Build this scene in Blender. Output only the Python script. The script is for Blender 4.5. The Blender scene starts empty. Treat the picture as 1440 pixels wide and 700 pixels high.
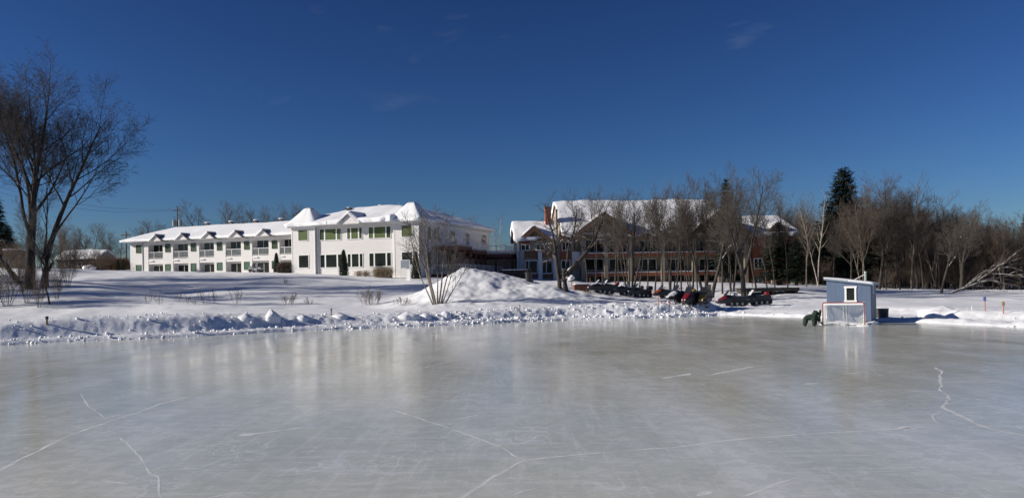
import bpy, math, random
import numpy as np
R = math.radians
scene = bpy.context.scene
COL = scene.collection
random.seed(7)

# ------------------------------------------------------------------ camera, light
F, PX, PY, ROLL, CAMZ = 1130.0, 720.0, 405.0, R(1.0), 2.0
cam_d = bpy.data.cameras.new('camera')
cam = bpy.data.objects.new('camera', cam_d); COL.objects.link(cam)
cam.location = (0, 0, CAMZ)
cam.rotation_mode = 'XYZ'
from mathutils import Matrix, Vector
cam.matrix_world = Matrix.Translation((0, 0, CAMZ)) @ Matrix.Rotation(R(90), 4, 'X') @ Matrix.Rotation(-ROLL, 4, 'Z')
cam_d.sensor_width = 36.0
cam_d.lens = 36.0 * F / 1440.0
cam_d.shift_y = (PY - 350.0) / 1440.0
cam_d.clip_start = 0.1; cam_d.clip_end = 4000
scene.camera = cam

SUN_EL, SUN_AZ = 21.5, 9.0            # elevation; degrees behind the camera's left
sx, sy, sz = -math.cos(R(SUN_AZ))*math.cos(R(SUN_EL)), -math.sin(R(SUN_AZ))*math.cos(R(SUN_EL)), math.sin(R(SUN_EL))
sun_d = bpy.data.lights.new('sun', 'SUN'); sun_d.energy = 5.0; sun_d.angle = R(0.5); sun_d.color = (1.0, .93, .83)
sun = bpy.data.objects.new('sun', sun_d); COL.objects.link(sun)
sun.rotation_euler = Vector((-sx, -sy, -sz)).to_track_quat('-Z', 'Y').to_euler()
sun.location = (-60, -20, 60)

world = bpy.data.worlds.new('World'); scene.world = world; world.use_nodes = True
wn, wl = world.node_tree.nodes, world.node_tree.links
for n in list(wn): wn.remove(n)
wo = wn.new('ShaderNodeOutputWorld'); bg = wn.new('ShaderNodeBackground'); bg.inputs['Strength'].default_value = 0.089
sky = wn.new('ShaderNodeTexSky'); sky.sky_type = 'NISHITA'; sky.sun_disc = False
sky.sun_elevation = R(SUN_EL); sky.sun_rotation = math.atan2(sx, sy)
sky.altitude = 0; sky.air_density = 1.0; sky.dust_density = 0.25; sky.ozone_density = 6.0
# faint high cirrus wisps over the whole sky
tc = wn.new('ShaderNodeTexCoord'); mp = wn.new('ShaderNodeMapping'); mp.inputs['Scale'].default_value = (2.2, 2.2, 7.0)
mp.inputs['Location'].default_value = (3.1, 0.4, 1.2)
nz = wn.new('ShaderNodeTexNoise'); nz.inputs['Scale'].default_value = 2.6; nz.inputs['Detail'].default_value = 7; nz.inputs['Distortion'].default_value = .7
rp = wn.new('ShaderNodeValToRGB'); rp.color_ramp.elements[0].position = .64; rp.color_ramp.elements[1].position = .84
rp.color_ramp.elements[0].color = (0, 0, 0, 1); rp.color_ramp.elements[1].color = (.16, .16, .16, 1)
mx = wn.new('ShaderNodeMix'); mx.data_type = 'RGBA'; mx.inputs['B'].default_value = (3.2, 3.6, 4.4, 1)
wl.new(tc.outputs['Generated'], mp.inputs['Vector']); wl.new(mp.outputs['Vector'], nz.inputs['Vector'])
wl.new(nz.outputs['Fac'], rp.inputs['Fac']); wl.new(rp.outputs['Color'], mx.inputs['Factor'])
gk = wn.new('ShaderNodeVectorMath'); gk.operation = 'SCALE'; gk.inputs['Scale'].default_value = .395
gm = wn.new('ShaderNodeGamma'); gm.inputs['Gamma'].default_value = 1.6
wl.new(sky.outputs['Color'], gk.inputs[0]); wl.new(gk.outputs['Vector'], gm.inputs['Color']); tn = wn.new('ShaderNodeVectorMath'); tn.operation = 'MULTIPLY'; tn.inputs[1].default_value = (1.10, 1.0, 1.05)
wl.new(gm.outputs['Color'], tn.inputs[0]); wl.new(tn.outputs['Vector'], mx.inputs['A']); wl.new(mx.outputs['Result'], bg.inputs['Color']); wl.new(bg.outputs['Background'], wo.inputs['Surface'])

scene.view_settings.view_transform = 'Standard'; scene.view_settings.look = 'None'
scene.view_settings.exposure = 0.12; scene.view_settings.gamma = 1.0
scene.cycles.max_bounces = 6; scene.cycles.transparent_max_bounces = 12

# ------------------------------------------------------------------ helpers
CR, SR = math.cos(ROLL), math.sin(ROLL)
def ratios(px, py):
    u, v = (px - PX)/F, (PY - py)/F
    return u*CR + v*SR, -u*SR + v*CR
def at(px, py, Y):
    a, b = ratios(px, py)
    return Vector((a*Y, Y, CAMZ + b*Y))

def hash2(ix, iy, seed):
    n = (ix.astype(np.int64)*374761393 + iy.astype(np.int64)*668265263 + seed*982451653) & 0x7fffffff
    n = (n ^ (n >> 13))*1274126177 & 0x7fffffff
    return ((n ^ (n >> 16)) & 0xffff)/65535.0
def vnoise(x, y, seed=0):
    x = np.asarray(x, float); y = np.asarray(y, float)
    ix, iy = np.floor(x), np.floor(y); fx, fy = x-ix, y-iy
    fx, fy = fx*fx*(3-2*fx), fy*fy*(3-2*fy)
    a = hash2(ix, iy, seed); b = hash2(ix+1, iy, seed); c = hash2(ix, iy+1, seed); d = hash2(ix+1, iy+1, seed)
    return (a+(b-a)*fx)*(1-fy) + (c+(d-c)*fx)*fy
def fbm(x, y, seed=0, oct=4):
    s, a, t = 0, 1., 0
    for k in range(oct):
        s = s + a*vnoise(np.asarray(x)*2**k+k*17.3, np.asarray(y)*2**k-k*9.1, seed+k); t += a; a *= .5
    return s/t
def sstep(a, b, x):
    t = np.clip((np.asarray(x, float)-a)/(b-a), 0, 1); return t*t*(3-2*t)

# ---- terrain height
EDGE = [(-300, 492), (0, 485), (100, 480), (200, 476), (300, 471), (400, 466), (500, 462), (600, 458), (720, 453), (800, 449.5), (900, 447), (985, 444.5),
        (1010, 443), (1060, 444), (1150, 447), (1240, 451), (1340, 456), (1440, 461), (1700, 476)]
EU, EY = [], []
for x_, y_ in EDGE:
    a_, b_ = ratios(x_, y_); EU.append(a_); EY.append(-CAMZ/b_)
KX = [-140, -60, -52, -29, -11, 0, 5, 12, 30, 45, 60, 100]
KZ = [6.4, 5.5, 5.05, 4.40, 3.65, 3.3, 2.9, 2.4, 2.2, 1.5, .8, .8]
PILE = (-4.15, 72.0)
TRK = [ (627, 425, 62.), (655, 423, 63.), (681, 417, 64.5), (700, 408, 66.), (707, 401, 67.5)]
TRK = [(ratios(a_, b_)[0]*c_, c_) for a_, b_, c_ in TRK]
def track_dist(X, Y, off):
    d = np.full(np.shape(X), 9.)
    for (x0, y0), (x1, y1) in zip(TRK[:-1], TRK[1:]):
        y0, y1 = y0+off, y1+off; ex, ey = x1-x0, y1-y0
        t = np.clip(((X-x0)*ex+(Y-y0)*ey)/(ex*ex+ey*ey), 0, 1); d = np.minimum(d, np.hypot(X-x0-t*ex, Y-y0-t*ey))
    return d
def terrain(X, Y):
    X = np.asarray(X, float); Y = np.asarray(Y, float)
    u = X/np.maximum(Y, 5)
    k = np.interp(u, [-.6, 0, .2, .3, .6], [.82, .85, .9, .6, .5])
    t = (Y - np.interp(u, EU, EY))*k
    t = t + (fbm(X*.14, Y*.14, 3, 2)-.5)*.8 + (fbm(X*1.7, Y*1.7, 4, 3)-.5)*.28*np.interp(u, [-.6, -.3, 0], [.3, .6, 1])
    bankH = np.interp(u, [-.65, -.55, -.38, -.2, -.05, .1, .17, .243, .255, .28, .36, .45, .65], [.62, .80, .74, .46, .46, .62, .66, .62, .30, .22, .16, .36, .40])
    shelf = np.interp(u, [-.6, 0, .25, .6], [.30, .35, .22, .22])
    hs = 2.2*sstep(.40, .43, u)*(1-sstep(.50, .56, u)); crest = sstep(1.2, 2.25, t-hs)*(1-sstep(2.9, 5.6, t-hs))
    lq = np.interp(u, [-.6, -.3, 0], [.25, .5, 1]); lump = .5+(fbm(X*1.3, Y*1.3, 11, 3)-.5)*lq; fine = fbm(X*4.2, Y*4.2, 23, 3)
    z = np.where(t < 0, np.maximum(t*.6, -.5), 0) + .06*sstep(-.3, .15, t)
    z = z + .13*sstep(-.1, .35, t)*(1-sstep(.5, 1.1, t))*lump*1.6 + shelf*sstep(.6, 3.4, t-hs) + np.maximum(bankH-shelf*.6, .05)*crest*(.75+.2*lump+.35*fbm(X*.35, Y*.35, 12, 2))
    rough = sstep(-.1, .6, t)*(1-sstep(3., 6., t))
    z = z + rough*((fine-.45)*.22 + (vnoise(X*7, Y*7, 5)-.4)*.10)*np.interp(u, [-.6, -.2, .25, .3, .6], [.18, .45, 1.0, .2, .2])
    # plough cut along the left bank
    # hill
    f = np.interp(Y, [58, 64, 70, 80, 93, 104, 116, 700], [0, .03, .15, .52, .82, 1.0, 1.06, 1.2])
    z = z + (np.interp(X, KX, KZ)-.4)*f
    z = z + (fbm(X*1.5, Y*1.5, 53, 3)-.5)*.22*sstep(.04, .09, u)*(1-sstep(.33, .40, u))*sstep(3, 6, t)*(1-sstep(80, 90, Y))
    und = sstep(6, 12, t)
    z = z + und*((fbm(X*.12, Y*.12, 41, 3)-.5)*.7*sstep(2, 30, Y-np.interp(u, EU, EY)) + (fbm(X*.7, Y*.7, 47, 3)-.5)*.10)
    # embankment fold at the left: a step that faces away from the sun
    q = (X + 31) + (Y-72)*1.25
    z = z + .75*sstep(5, -4, q)*sstep(62, 70, Y)*(1-sstep(86, 96, Y))
    # ploughed big pile
    dx, dy = X-PILE[0], Y-PILE[1]
    wx = np.where(dx < 0, 7.0, 16.0); wy = np.where(dy < 0, 12., 9.)
    rr = np.sqrt((dx/wx)**2+(dy/wy)**2+.0016)
    ph = 3.95*(1-rr)+.12 + (fbm(X*.28, Y*.28, 61, 2)-.5)*.7*sstep(0.05, .5, rr) + (fbm(X*1.1, Y*1.1, 67, 4)-.5)*.34 + (fbm(X*3.1, Y*3.1, 68, 2)-.5)*.12
    kk = 1.9; z = np.where(np.abs(ph-z) < 8, np.maximum(z, ph)+np.log1p(np.exp(-kk*np.minimum(np.abs(ph-z), 8)))/kk, z)
    for off in (0., .55, 1.3): z = z - .05*np.exp(-(track_dist(X, Y, off)/.20)**2)
    return z
def tz(X, Y): return float(terrain(np.array([X]), np.array([Y]))[0])
def ground(px, py, y0=26., y1=170.):
    """Where the sight line through a pixel meets the snow."""
    a, b = ratios(px, py)
    Y = np.linspace(y0, y1, 2400); d = CAMZ + b*Y - terrain(a*Y, Y)
    s = np.where(d <= 0)[0]
    i = s[0] if len(s) else len(Y)-1
    return Vector((a*Y[i], Y[i], float(terrain(a*Y[i:i+1], Y[i:i+1])[0])))

# ---- mesh builder
class MB:
    def __init__(s): s.v, s.f, s.sm = [], [], False
    def poly(s, pts):
        i = len(s.v); s.v += [tuple(p) for p in pts]; s.f.append(tuple(range(i, i+len(pts)))); return s
    def box(s, x0, x1, y0, y1, z0, z1):
        i = len(s.v)
        s.v += [(x0,y0,z0),(x1,y0,z0),(x1,y1,z0),(x0,y1,z0),(x0,y0,z1),(x1,y0,z1),(x1,y1,z1),(x0,y1,z1)]
        s.f += [tuple(i+k for k in q) for q in ((0,3,2,1),(4,5,6,7),(0,1,5,4),(1,2,6,5),(2,3,7,6),(3,0,4,7))]; return s
    def hexa(s, p):      # 8 points, bottom ring then top ring
        i = len(s.v); s.v += [tuple(q) for q in p]
        s.f += [tuple(i+k for k in q) for q in ((0,3,2,1),(4,5,6,7),(0,1,5,4),(1,2,6,5),(2,3,7,6),(3,0,4,7))]; return s
    def prism(s, prof, y0, y1, axis='y'):
        """profile of (a, z) extruded along y (or x)"""
        n = len(prof); i = len(s.v)
        for yy in (y0, y1):
            for a, z in prof: s.v.append((a, yy, z) if axis == 'y' else (yy, a, z))
        s.f.append(tuple(range(i, i+n))); s.f.append(tuple(range(i+2*n-1, i+n-1, -1)))
        for k in range(n): s.f.append((i+k, i+(k+1) % n, i+n+(k+1) % n, i+n+k))
        return s
    def tube(s, pts, r, n=6, cap=True):
        pts = [Vector(p) for p in pts]; rs = r if isinstance(r, (list, tuple)) else [r]*len(pts)
        i = len(s.v); up = Vector((0.13, .21, .97)); prev = None
        for k, p in enumerate(pts):
            d = (pts[min(k+1, len(pts)-1)]-pts[max(k-1, 0)]).normalized()
            a = d.cross(up if abs(d.z) < .93 else Vector((1, .1, 0))).normalized() if prev is None else (prev - d*prev.dot(d)).normalized()
            prev = a
            b = d.cross(a)
            for j in range(n):
                t = 2*math.pi*j/n; s.v.append(tuple(p + (a*math.cos(t)+b*math.sin(t))*rs[k]))
        for k in range(len(pts)-1):
            for j in range(n):
                s.f.append((i+k*n+j, i+k*n+(j+1) % n, i+(k+1)*n+(j+1) % n, i+(k+1)*n+j))
        if cap:
            s.f.append(tuple(i+j for j in range(n-1, -1, -1))); s.f.append(tuple(i+(len(pts)-1)*n+j for j in range(n)))
        return s
    def ball(s, c, r, n=8, m=6):
        c = Vector(c); r = r if isinstance(r, (list, tuple)) else (r, r, r); i = len(s.v)
        s.v.append((c.x, c.y, c.z-r[2]))
        for k in range(1, m):
            t = math.pi*k/m-math.pi/2
            for j in range(n):
                q = 2*math.pi*j/n; s.v.append((c.x+r[0]*math.cos(t)*math.cos(q), c.y+r[1]*math.cos(t)*math.sin(q), c.z+r[2]*math.sin(t)))
        s.v.append((c.x, c.y, c.z+r[2])); e = len(s.v)-1
        for j in range(n):
            s.f.append((i, i+1+(j+1) % n, i+1+j)); s.f.append((e, e-n+j, e-n+(j+1) % n))
        for k in range(m-2):
            for j in range(n):
                a = i+1+k*n; s.f.append((a+j, a+(j+1) % n, a+n+(j+1) % n, a+n+j))
        return s
    def lathe(s, prof, n=16, c=(0, 0, 0)):
        i = len(s.v)
        for r, z in prof:
            for j in range(n):
                q = 2*math.pi*j/n; s.v.append((c[0]+r*math.cos(q), c[1]+r*math.sin(q), c[2]+z))
        for k in range(len(prof)-1):
            for j in range(n): s.f.append((i+k*n+j, i+k*n+(j+1) % n, i+(k+1)*n+(j+1) % n, i+(k+1)*n+j))
        return s
    def build(s, name, mat, parent=None, z0=0., smooth=False, bevel=0):
        me = bpy.data.meshes.new(name)
        v = [(a, b, c-z0) for a, b, c in s.v] if z0 else s.v
        me.from_pydata(v, [], s.f); me.materials.append(mat)
        if smooth: me.polygons.foreach_set('use_smooth', [True]*len(me.polygons))
        me.update()
        o = bpy.data.objects.new(name, me); COL.objects.link(o)
        if parent: o.parent = parent
        if bevel:
            b = o.modifiers.new('bevel', 'BEVEL'); b.width = bevel; b.segments = 2; b.limit_method = 'ANGLE'
        return o
def npmesh(name, V, Fq, mat, parent=None, smooth=True):
    """vertices (N,3), faces (M,k) as arrays"""
    me = bpy.data.meshes.new(name); V = np.asarray(V, np.float32); Fq = np.asarray(Fq, np.int32); k = Fq.shape[1]
    me.vertices.add(len(V)); me.vertices.foreach_set('co', V.ravel())
    me.loops.add(Fq.size); me.loops.foreach_set('vertex_index', Fq.ravel())
    me.polygons.add(len(Fq)); me.polygons.foreach_set('loop_start', np.arange(0, Fq.size, k, dtype=np.int32))
    if smooth: me.polygons.foreach_set('use_smooth', np.ones(len(Fq), dtype=bool))
    me.materials.append(mat); me.update(); me.validate()
    o = bpy.data.objects.new(name, me); COL.objects.link(o)
    if parent: o.parent = parent
    return o
def tag(o, label=None, cat=None, group=None, kind=None):
    for k, v in (('label', label), ('category', cat), ('group', group), ('kind', kind)):
        if v: o[k] = v
    return o
def empty(name, loc, rz=0., label=None, cat=None, group=None, sc=1.):
    o = bpy.data.objects.new(name, None); COL.objects.link(o); o.location = loc; o.rotation_euler = (0, 0, rz)
    o.scale = (sc, sc, sc); o.empty_display_size = .3
    return tag(o, label, cat, group)
def copy_tree(root, loc, rz=0., sc=None, label=None, group=None):
    r = root.copy(); COL.objects.link(r); r.location = loc; r.rotation_euler = (0, 0, rz)
    if sc is not None: r.scale = sc if isinstance(sc, (tuple, list)) else (sc, sc, sc)
    tag(r, label, None, group)
    for ch in list(root.children):
        c = ch.copy(); COL.objects.link(c); c.parent = r
        for g in list(ch.children):
            d = g.copy(); COL.objects.link(d); d.parent = c
    return r
def grid(nx, ny):
    i = np.arange(nx*ny).reshape(ny, nx)
    return np.stack([i[:-1, :-1], i[:-1, 1:], i[1:, 1:], i[1:, :-1]], -1).reshape(-1, 4)

# ---- materials
MATS = {}
def mat(name, c, rough=.7, c2=None, scale=4., stretch=(1, 1, 1), bump=0., bscale=None, spec=.5, metal=0., detail=5, sharp=(.35, .65), coat=0., trans=0.):
    if name in MATS: return MATS[name]
    m = bpy.data.materials.new(name); m.use_nodes = True; N, L = m.node_tree.nodes, m.node_tree.links
    p = N['Principled BSDF']; p.inputs['Roughness'].default_value = rough; p.inputs['Metallic'].default_value = metal
    p.inputs['Specular IOR Level'].default_value = spec; p.inputs['Coat Weight'].default_value = coat
    p.inputs['Base Color'].default_value = (*c, 1)
    t = N.new('ShaderNodeTexCoord'); mpn = N.new('ShaderNodeMapping'); mpn.inputs['Scale'].default_value = stretch
    L.new(t.outputs['Object'], mpn.inputs['Vector'])
    if c2 is not None:
        n = N.new('ShaderNodeTexNoise'); n.inputs['Scale'].default_value = scale; n.inputs['Detail'].default_value = detail
        L.new(mpn.outputs['Vector'], n.inputs['Vector'])
        r = N.new('ShaderNodeValToRGB'); r.color_ramp.elements[0].position, r.color_ramp.elements[1].position = sharp
        r.color_ramp.elements[0].color = (*c, 1); r.color_ramp.elements[1].color = (*c2, 1)
        L.new(n.outputs['Fac'], r.inputs['Fac']); L.new(r.outputs['Color'], p.inputs['Base Color'])
    if bump:
        n2 = N.new('ShaderNodeTexNoise'); n2.inputs['Scale'].default_value = bscale or scale*2; n2.inputs['Detail'].default_value = 6
        L.new(mpn.outputs['Vector'], n2.inputs['Vector'])
        b = N.new('ShaderNodeBump'); b.inputs['Strength'].default_value = bump; b.inputs['Distance'].default_value = .05
        L.new(n2.outputs['Fac'], b.inputs['Height']); L.new(b.outputs['Normal'], p.inputs['Normal'])
    MATS[name] = m; return m
SNOW = mat('snow', (.80, .81, .83), .65, (.86, .865, .88), .6, bump=.35, bscale=5., spec=.25)
RSNOW = mat('roof_snow', (.84, .845, .86), .65, (.88, .885, .90), 1.5, bump=.25, bscale=3., spec=.2)
WHITE = mat('white_siding', (.655, .635, .615), .55, (.70, .68, .66), 1.3, stretch=(1, 1, 6), bump=.12, bscale=6)
TRIM = mat('white_trim', (.80, .80, .78), .45)
SOFFIT = mat('soffit', (.62, .61, .58), .6, (.68, .67, .64), 2.)
GLASS = mat('dark_glass', (.010, .012, .012), .08, (.022, .026, .024), .8, spec=.3)
BLIND = mat('green_blind', (.085, .115, .035), .35, (.10, .135, .042), 3., stretch=(1, 1, 4), spec=.4)
GREEN = mat('green_frame', (.02, .075, .035), .4, (.03, .10, .05), 3.)
GREYP = mat('grey_panel', (.33, .34, .34), .5, (.38, .39, .39), 2.)
BROWN = mat('brown_timber', (.15, .075, .036), .6, (.21, .11, .055), 4., stretch=(1, 1, .3), bump=.1)
REDW = mat('red_stain', (.225, .070, .032), .55, (.28, .09, .042), 3., bump=.1)
REDBR = mat('dark_red_timber', (.12, .035, .025), .55, (.16, .05, .035), 4.)
STUCCO = mat('beige_stucco', (.30, .26, .20), .8, (.37, .325, .25), 1.5, bump=.15, bscale=20)
STONE = mat('grey_stone', (.20, .18, .15), .85, (.32, .29, .24), 3.5, bump=.5, bscale=5)
PALE = mat('pale_column', (.26, .215, .16), .7, (.32, .27, .205), 2.)
BARK = mat('bark', (.024, .020, .016), .9, (.068, .054, .043), 5., stretch=(1, 1, .25), bump=.5, bscale=14)
TWIG = mat('twig', (.060, .050, .042), .85, (.120, .100, .082), 1.2)
RTWIG = mat('red_brown_twig', (.080, .058, .042), .85, (.135, .10, .072), 1.0)
PBARK = mat('pale_bark', (.30, .26, .20), .85, (.50, .45, .37), 3., stretch=(1, 1, .5), bump=.3)
NEEDLE = mat('needles', (.010, .020, .012), .8, (.024, .042, .022), .9)
CEDAR = mat('cedar_leaf', (.010, .018, .011), .8, (.028, .040, .02), 2.)
BLACK = mat('black_plastic', (.014, .014, .016), .4, (.025, .025, .028), 5.)
RUBBER = mat('rubber', (.018, .018, .018), .85, (.03, .03, .03), 12., bump=.4, bscale=30)
METAL = mat('grey_metal', (.30, .31, .32), .4, metal=.8, c2=(.4, .41, .42), scale=4.)

# ------------------------------------------------------------------ ice and snow
def ice_material():
    m = bpy.data.materials.new('rink_ice'); m.use_nodes = True; N, L = m.node_tree.nodes, m.node_tree.links
    p = N['Principled BSDF']; p.inputs['IOR'].default_value = 1.31
    t = N.new('ShaderNodeTexCoord')
    def noise(scale, stretch, rot, detail=5, dist=0., rough=.55):
        mp_ = N.new('ShaderNodeMapping'); mp_.inputs['Scale'].default_value = stretch; mp_.inputs['Rotation'].default_value = (0, 0, rot)
        n = N.new('ShaderNodeTexNoise'); n.inputs['Scale'].default_value = scale; n.inputs['Detail'].default_value = detail
        n.inputs['Distortion'].default_value = dist; n.inputs['Roughness'].default_value = rough
        L.new(t.outputs['Object'], mp_.inputs['Vector']); L.new(mp_.outputs['Vector'], n.inputs['Vector']); return n
    def ramp(n, a, b, c0, c1):
        r = N.new('ShaderNodeValToRGB'); r.color_ramp.elements[0].position = a; r.color_ramp.elements[1].position = b
        r.color_ramp.elements[0].color = (*c0, 1); r.color_ramp.elements[1].color = (*c1, 1)
        L.new(n.outputs['Fac'], r.inputs['Fac']); return r
    def mixc(f, a, b):
        x = N.new('ShaderNodeMix'); x.data_type = 'RGBA'
        L.new(f, x.inputs['Factor']); L.new(a, x.inputs['A'])
        if isinstance(b, tuple): x.inputs['B'].default_value = (*b, 1)
        else: L.new(b, x.inputs['B'])
        return x.outputs['Result']
    K = (0, 0, 0)
    def lines(n, w, amt):           # thin curved marks: a narrow band of a smooth noise
        r = N.new('ShaderNodeValToRGB'); e = r.color_ramp.elements
        e[0].position = .5-w; e[0].color = (0, 0, 0, 1); e[1].position = .5+w; e[1].color = (0, 0, 0, 1); q = e.new(.5); q.color = (amt, amt, amt, 1)
        L.new(n.outputs['Fac'], r.inputs['Fac']); return r
    def mul(a, b):
        x = N.new('ShaderNodeMath'); x.operation = 'MULTIPLY'; L.new(a, x.inputs[0]); L.new(b, x.inputs[1]); return x.outputs[0]
    big = ramp(noise(.10, (1, 1, 1), .3, 4, .6), .34, .66, (.53, .535, .44), (.66, .665, .58))
    c = big.outputs['Color']
    cloud = ramp(noise(.42, (1, .8, 1), 1.1, 6, .9, .6), .50, .70, K, (.45,)*3); c = mixc(cloud.outputs['Color'], c, (.76, .765, .72))
    dark = ramp(noise(.30, (1, .5, 1), 2.1, 5, .5), .56, .74, K, (.5,)*3); c = mixc(dark.outputs['Color'], c, (.45, .455, .40))
    band = ramp(noise(.55, (1.0, .10, 1), R(-28), 4, .25), .46, .68, K, (.7,)*3); c = mixc(band.outputs['Color'], c, (.78, .785, .75))
    sweep = ramp(noise(.8, (1.2, .05, 1), R(14), 5), .5, .75, K, (.4,)*3); c = mixc(sweep.outputs['Color'], c, (.54, .545, .50))
    scr = ramp(noise(3., (.10, 2.4, 1), R(8), 6, .2, .65), .52, .70, K, (.45,)*3); c = mixc(scr.outputs['Color'], c, (.84, .845, .85))
    scr2 = ramp(noise(3., (2.2, .10, 1), R(-48), 6, .2, .65), .53, .71, K, (.42,)*3); c = mixc(scr2.outputs['Color'], c, (.84, .845, .85))
    patch = ramp(noise(.5, (1, 1, 1), .9, 3), .42, .62, K, (1,)*3)
    for sc_, st, ro, w_, am in ((.9, (1, .35, 1), .4, .006, .6), (1.3, (.4, 1, 1), 1.3, .006, .55), (.6, (1, 1, 1), 2.2, .004, .6), (2.2, (.3, 1, 1), .2, .008, .5), (1.8, (1, .25, 1), -.6, .008, .5), (3.4, (1, .3, 1), .9, .008, .45), (3.0, (.3, 1, 1), -.2, .008, .45)):
        ln = lines(noise(sc_, st, ro, 2, .35), w_, am); c = mixc(mul(ln.outputs['Color'], patch.outputs['Color']), c, (.90, .90, .90))
    fr = ramp(noise(9., (1, .7, 1), 0, 8, .3, .75), .54, .76, K, (.36,)*3); c = mixc(fr.outputs['Color'], c, (.88, .885, .89))
    dust = ramp(noise(26., (1, .5, 1), 0, 4, .2, .8), .58, .70, K, (1,)*3); c = mixc(mul(dust.outputs['Color'], cloud.outputs['Color']), c, (.92, .92, .92))
    pit = ramp(noise(2.6, (1, 1, 1), .7, 9, .6, .75), .50, .26, K, (.24,)*3); c = mixc(pit.outputs['Color'], c, (.40, .41, .36))
    L.new(c, p.inputs['Base Color'])
    rr = ramp(noise(.7, (1, .5, 1), .5, 6, .4), .3, .7, (.10,)*3, (.19,)*3)
    L.new(rr.outputs['Color'], p.inputs['Roughness'])
    b = N.new('ShaderNodeBump'); b.inputs['Strength'].default_value = .035; b.inputs['Distance'].default_value = .02
    L.new(noise(1.4, (1, 1, 1), 0, 4).outputs['Fac'], b.inputs['Height']); L.new(b.outputs['Normal'], p.inputs['Normal'])
    return m
ICE = ice_material()
ice = MB().poly([(-160, -160, 0), (160, -160, 0), (160, 64, 0), (-160, 64, 0)]).build('ice', ICE); tag(ice, kind='structure')
field = MB().poly([(-2500, -2500, -.62), (2500, -2500, -.62), (2500, 2500, -.62), (-2500, 2500, -.62)]).build('snow_field', SNOW); tag(field, kind='structure')
uu = np.concatenate([np.linspace(-1.6, -.70, 40)[:-1], np.linspace(-.70, .70, 620), np.linspace(.70, 1.6, 40)[1:]])
yy = [27.]
while yy[-1] < 900:
    y = yy[-1]; yy.append(y + (.15 if y < 56 else .15 + (y-56)*.012 if y < 130 else (y-120)*.12))
yy = np.array(yy); UU, YY = np.meshgrid(uu, yy); XX = UU*YY
ZZ = terrain(XX, YY)
snow = npmesh('snow_ground', np.stack([XX, YY, ZZ], -1).reshape(-1, 3), grid(len(uu), len(yy)), SNOW); tag(snow, kind='structure')

# broken snow clods along the ploughed bank
rng = np.random.default_rng(5)
NB = 5200
u_ = rng.uniform(-.68, .68, NB); ed = np.interp(u_, EU, EY); keep = rng.random(NB) < np.interp(u_, [-.6, -.2, .0, .25, .27, .6], [.25, .35, .75, .9, .08, .05])
u_ = u_[keep]; ed = ed[keep]; tt = rng.gamma(1.6, 1.2, len(u_)) - .45
Yc = ed+tt/np.interp(u_, [-.6, 0, .2, .3, .6], [.82, .85, .9, .6, .5]); Xc = u_*Yc; Zc = np.maximum(terrain(Xc, Yc), 0)
rs = np.clip(rng.lognormal(-3.35, .7, len(u_)), .012, .11)
octa = np.array([(1,0,0),(-1,0,0),(0,1,0),(0,-1,0),(0,0,1),(0,0,-1),(.62,.62,.5),(-.6,.6,.55),(.6,-.6,.5),(-.6,-.6,.5)], float)
of = np.array([(0,6,8),(0,2,6),(2,7,6),(2,1,7),(1,9,7),(1,3,9),(3,8,9),(3,0,8),(4,6,7),(4,7,9),(4,9,8),(4,8,6),(5,2,0),(5,1,2),(5,3,1),(5,0,3)])
V = (octa[None]*rs[:, None, None]*rng.uniform(.55, 1.25, (len(rs), 10, 3))) + np.stack([Xc, Yc, Zc+rs*.25], -1)[:, None]
Fc = (of[None] + (np.arange(len(rs))*10)[:, None, None]).reshape(-1, 3)
clods = npmesh('snow_clods', V.reshape(-1, 3), Fc, SNOW, smooth=False)
tag(clods, 'broken clods of ploughed snow along the edge of the ice', 'snow', kind='stuff')

# cracks in the ice: thin pale seams lying on the sheet
CRACK = mat('crack_frost', (.84, .845, .83), .5, (.94, .945, .94), 9., detail=8)
_n, _l = CRACK.node_tree.nodes, CRACK.node_tree.links
_t = _n.new('ShaderNodeTexNoise'); _t.inputs['Scale'].default_value = 2.2; _t.inputs['Detail'].default_value = 8; _t.inputs['Roughness'].default_value = .75
_c = _n.new('ShaderNodeTexCoord'); _r = _n.new('ShaderNodeValToRGB'); _r.color_ramp.elements[0].position, _r.color_ramp.elements[1].position = .38, .62
_r.color_ramp.elements[0].color = (.38, .38, .38, 1); _r.color_ramp.elements[1].color = (.97, .97, .97, 1)      # frost fills the seam unevenly
_l.new(_c.outputs['Object'], _t.inputs['Vector']); _l.new(_t.outputs['Fac'], _r.inputs['Fac']); _l.new(_r.outputs['Color'], _n['Principled BSDF'].inputs['Alpha'])
def on_ice(px, py):
    a, b = ratios(px, py); Y = -CAMZ/b; return (a*Y, Y)
crng = random.Random(3)
def crack(pts, w=.022, jit=.03, name='ice_crack', z=.0013):
    P = [Vector((*on_ice(*p), 0)) for p in pts]; Q = [P[0]]
    for a, b in zip(P[:-1], P[1:]):
        n = max(2, int((b-a).length/.22)); d = (b-a).normalized(); s = Vector((-d.y, d.x, 0)); o = 0
        for k in range(1, n+1):
            o = o*.85+crng.gauss(0, jit*.35); Q.append(a.lerp(b, k/n) + (s*o if k < n else Vector()))
    m = MB(); L_ = []
    for k, q in enumerate(Q):
        d = (Q[min(k+1, len(Q)-1)]-Q[max(k-1, 0)]).normalized(); s = Vector((-d.y, d.x, 0))
        ww = w*1.8*crng.uniform(.2, 1.25)*(0.25 if k in (0, len(Q)-1) else 1)
        L_.append((q-s*ww*.5, q+s*ww*.5))
    for k, (a, b) in enumerate(L_): m.v += [(a.x, a.y, z), (b.x, b.y, z)]
    for k in range(len(L_)-1): m.f.append((2*k, 2*k+2, 2*k+3, 2*k+1))
    return m.build(name, CRACK, ice)
crack([(-30, 674), (0, 661), (28, 645), (56, 633), (98, 612), (163, 589), (223, 568), (267, 557)], .03)
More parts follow.
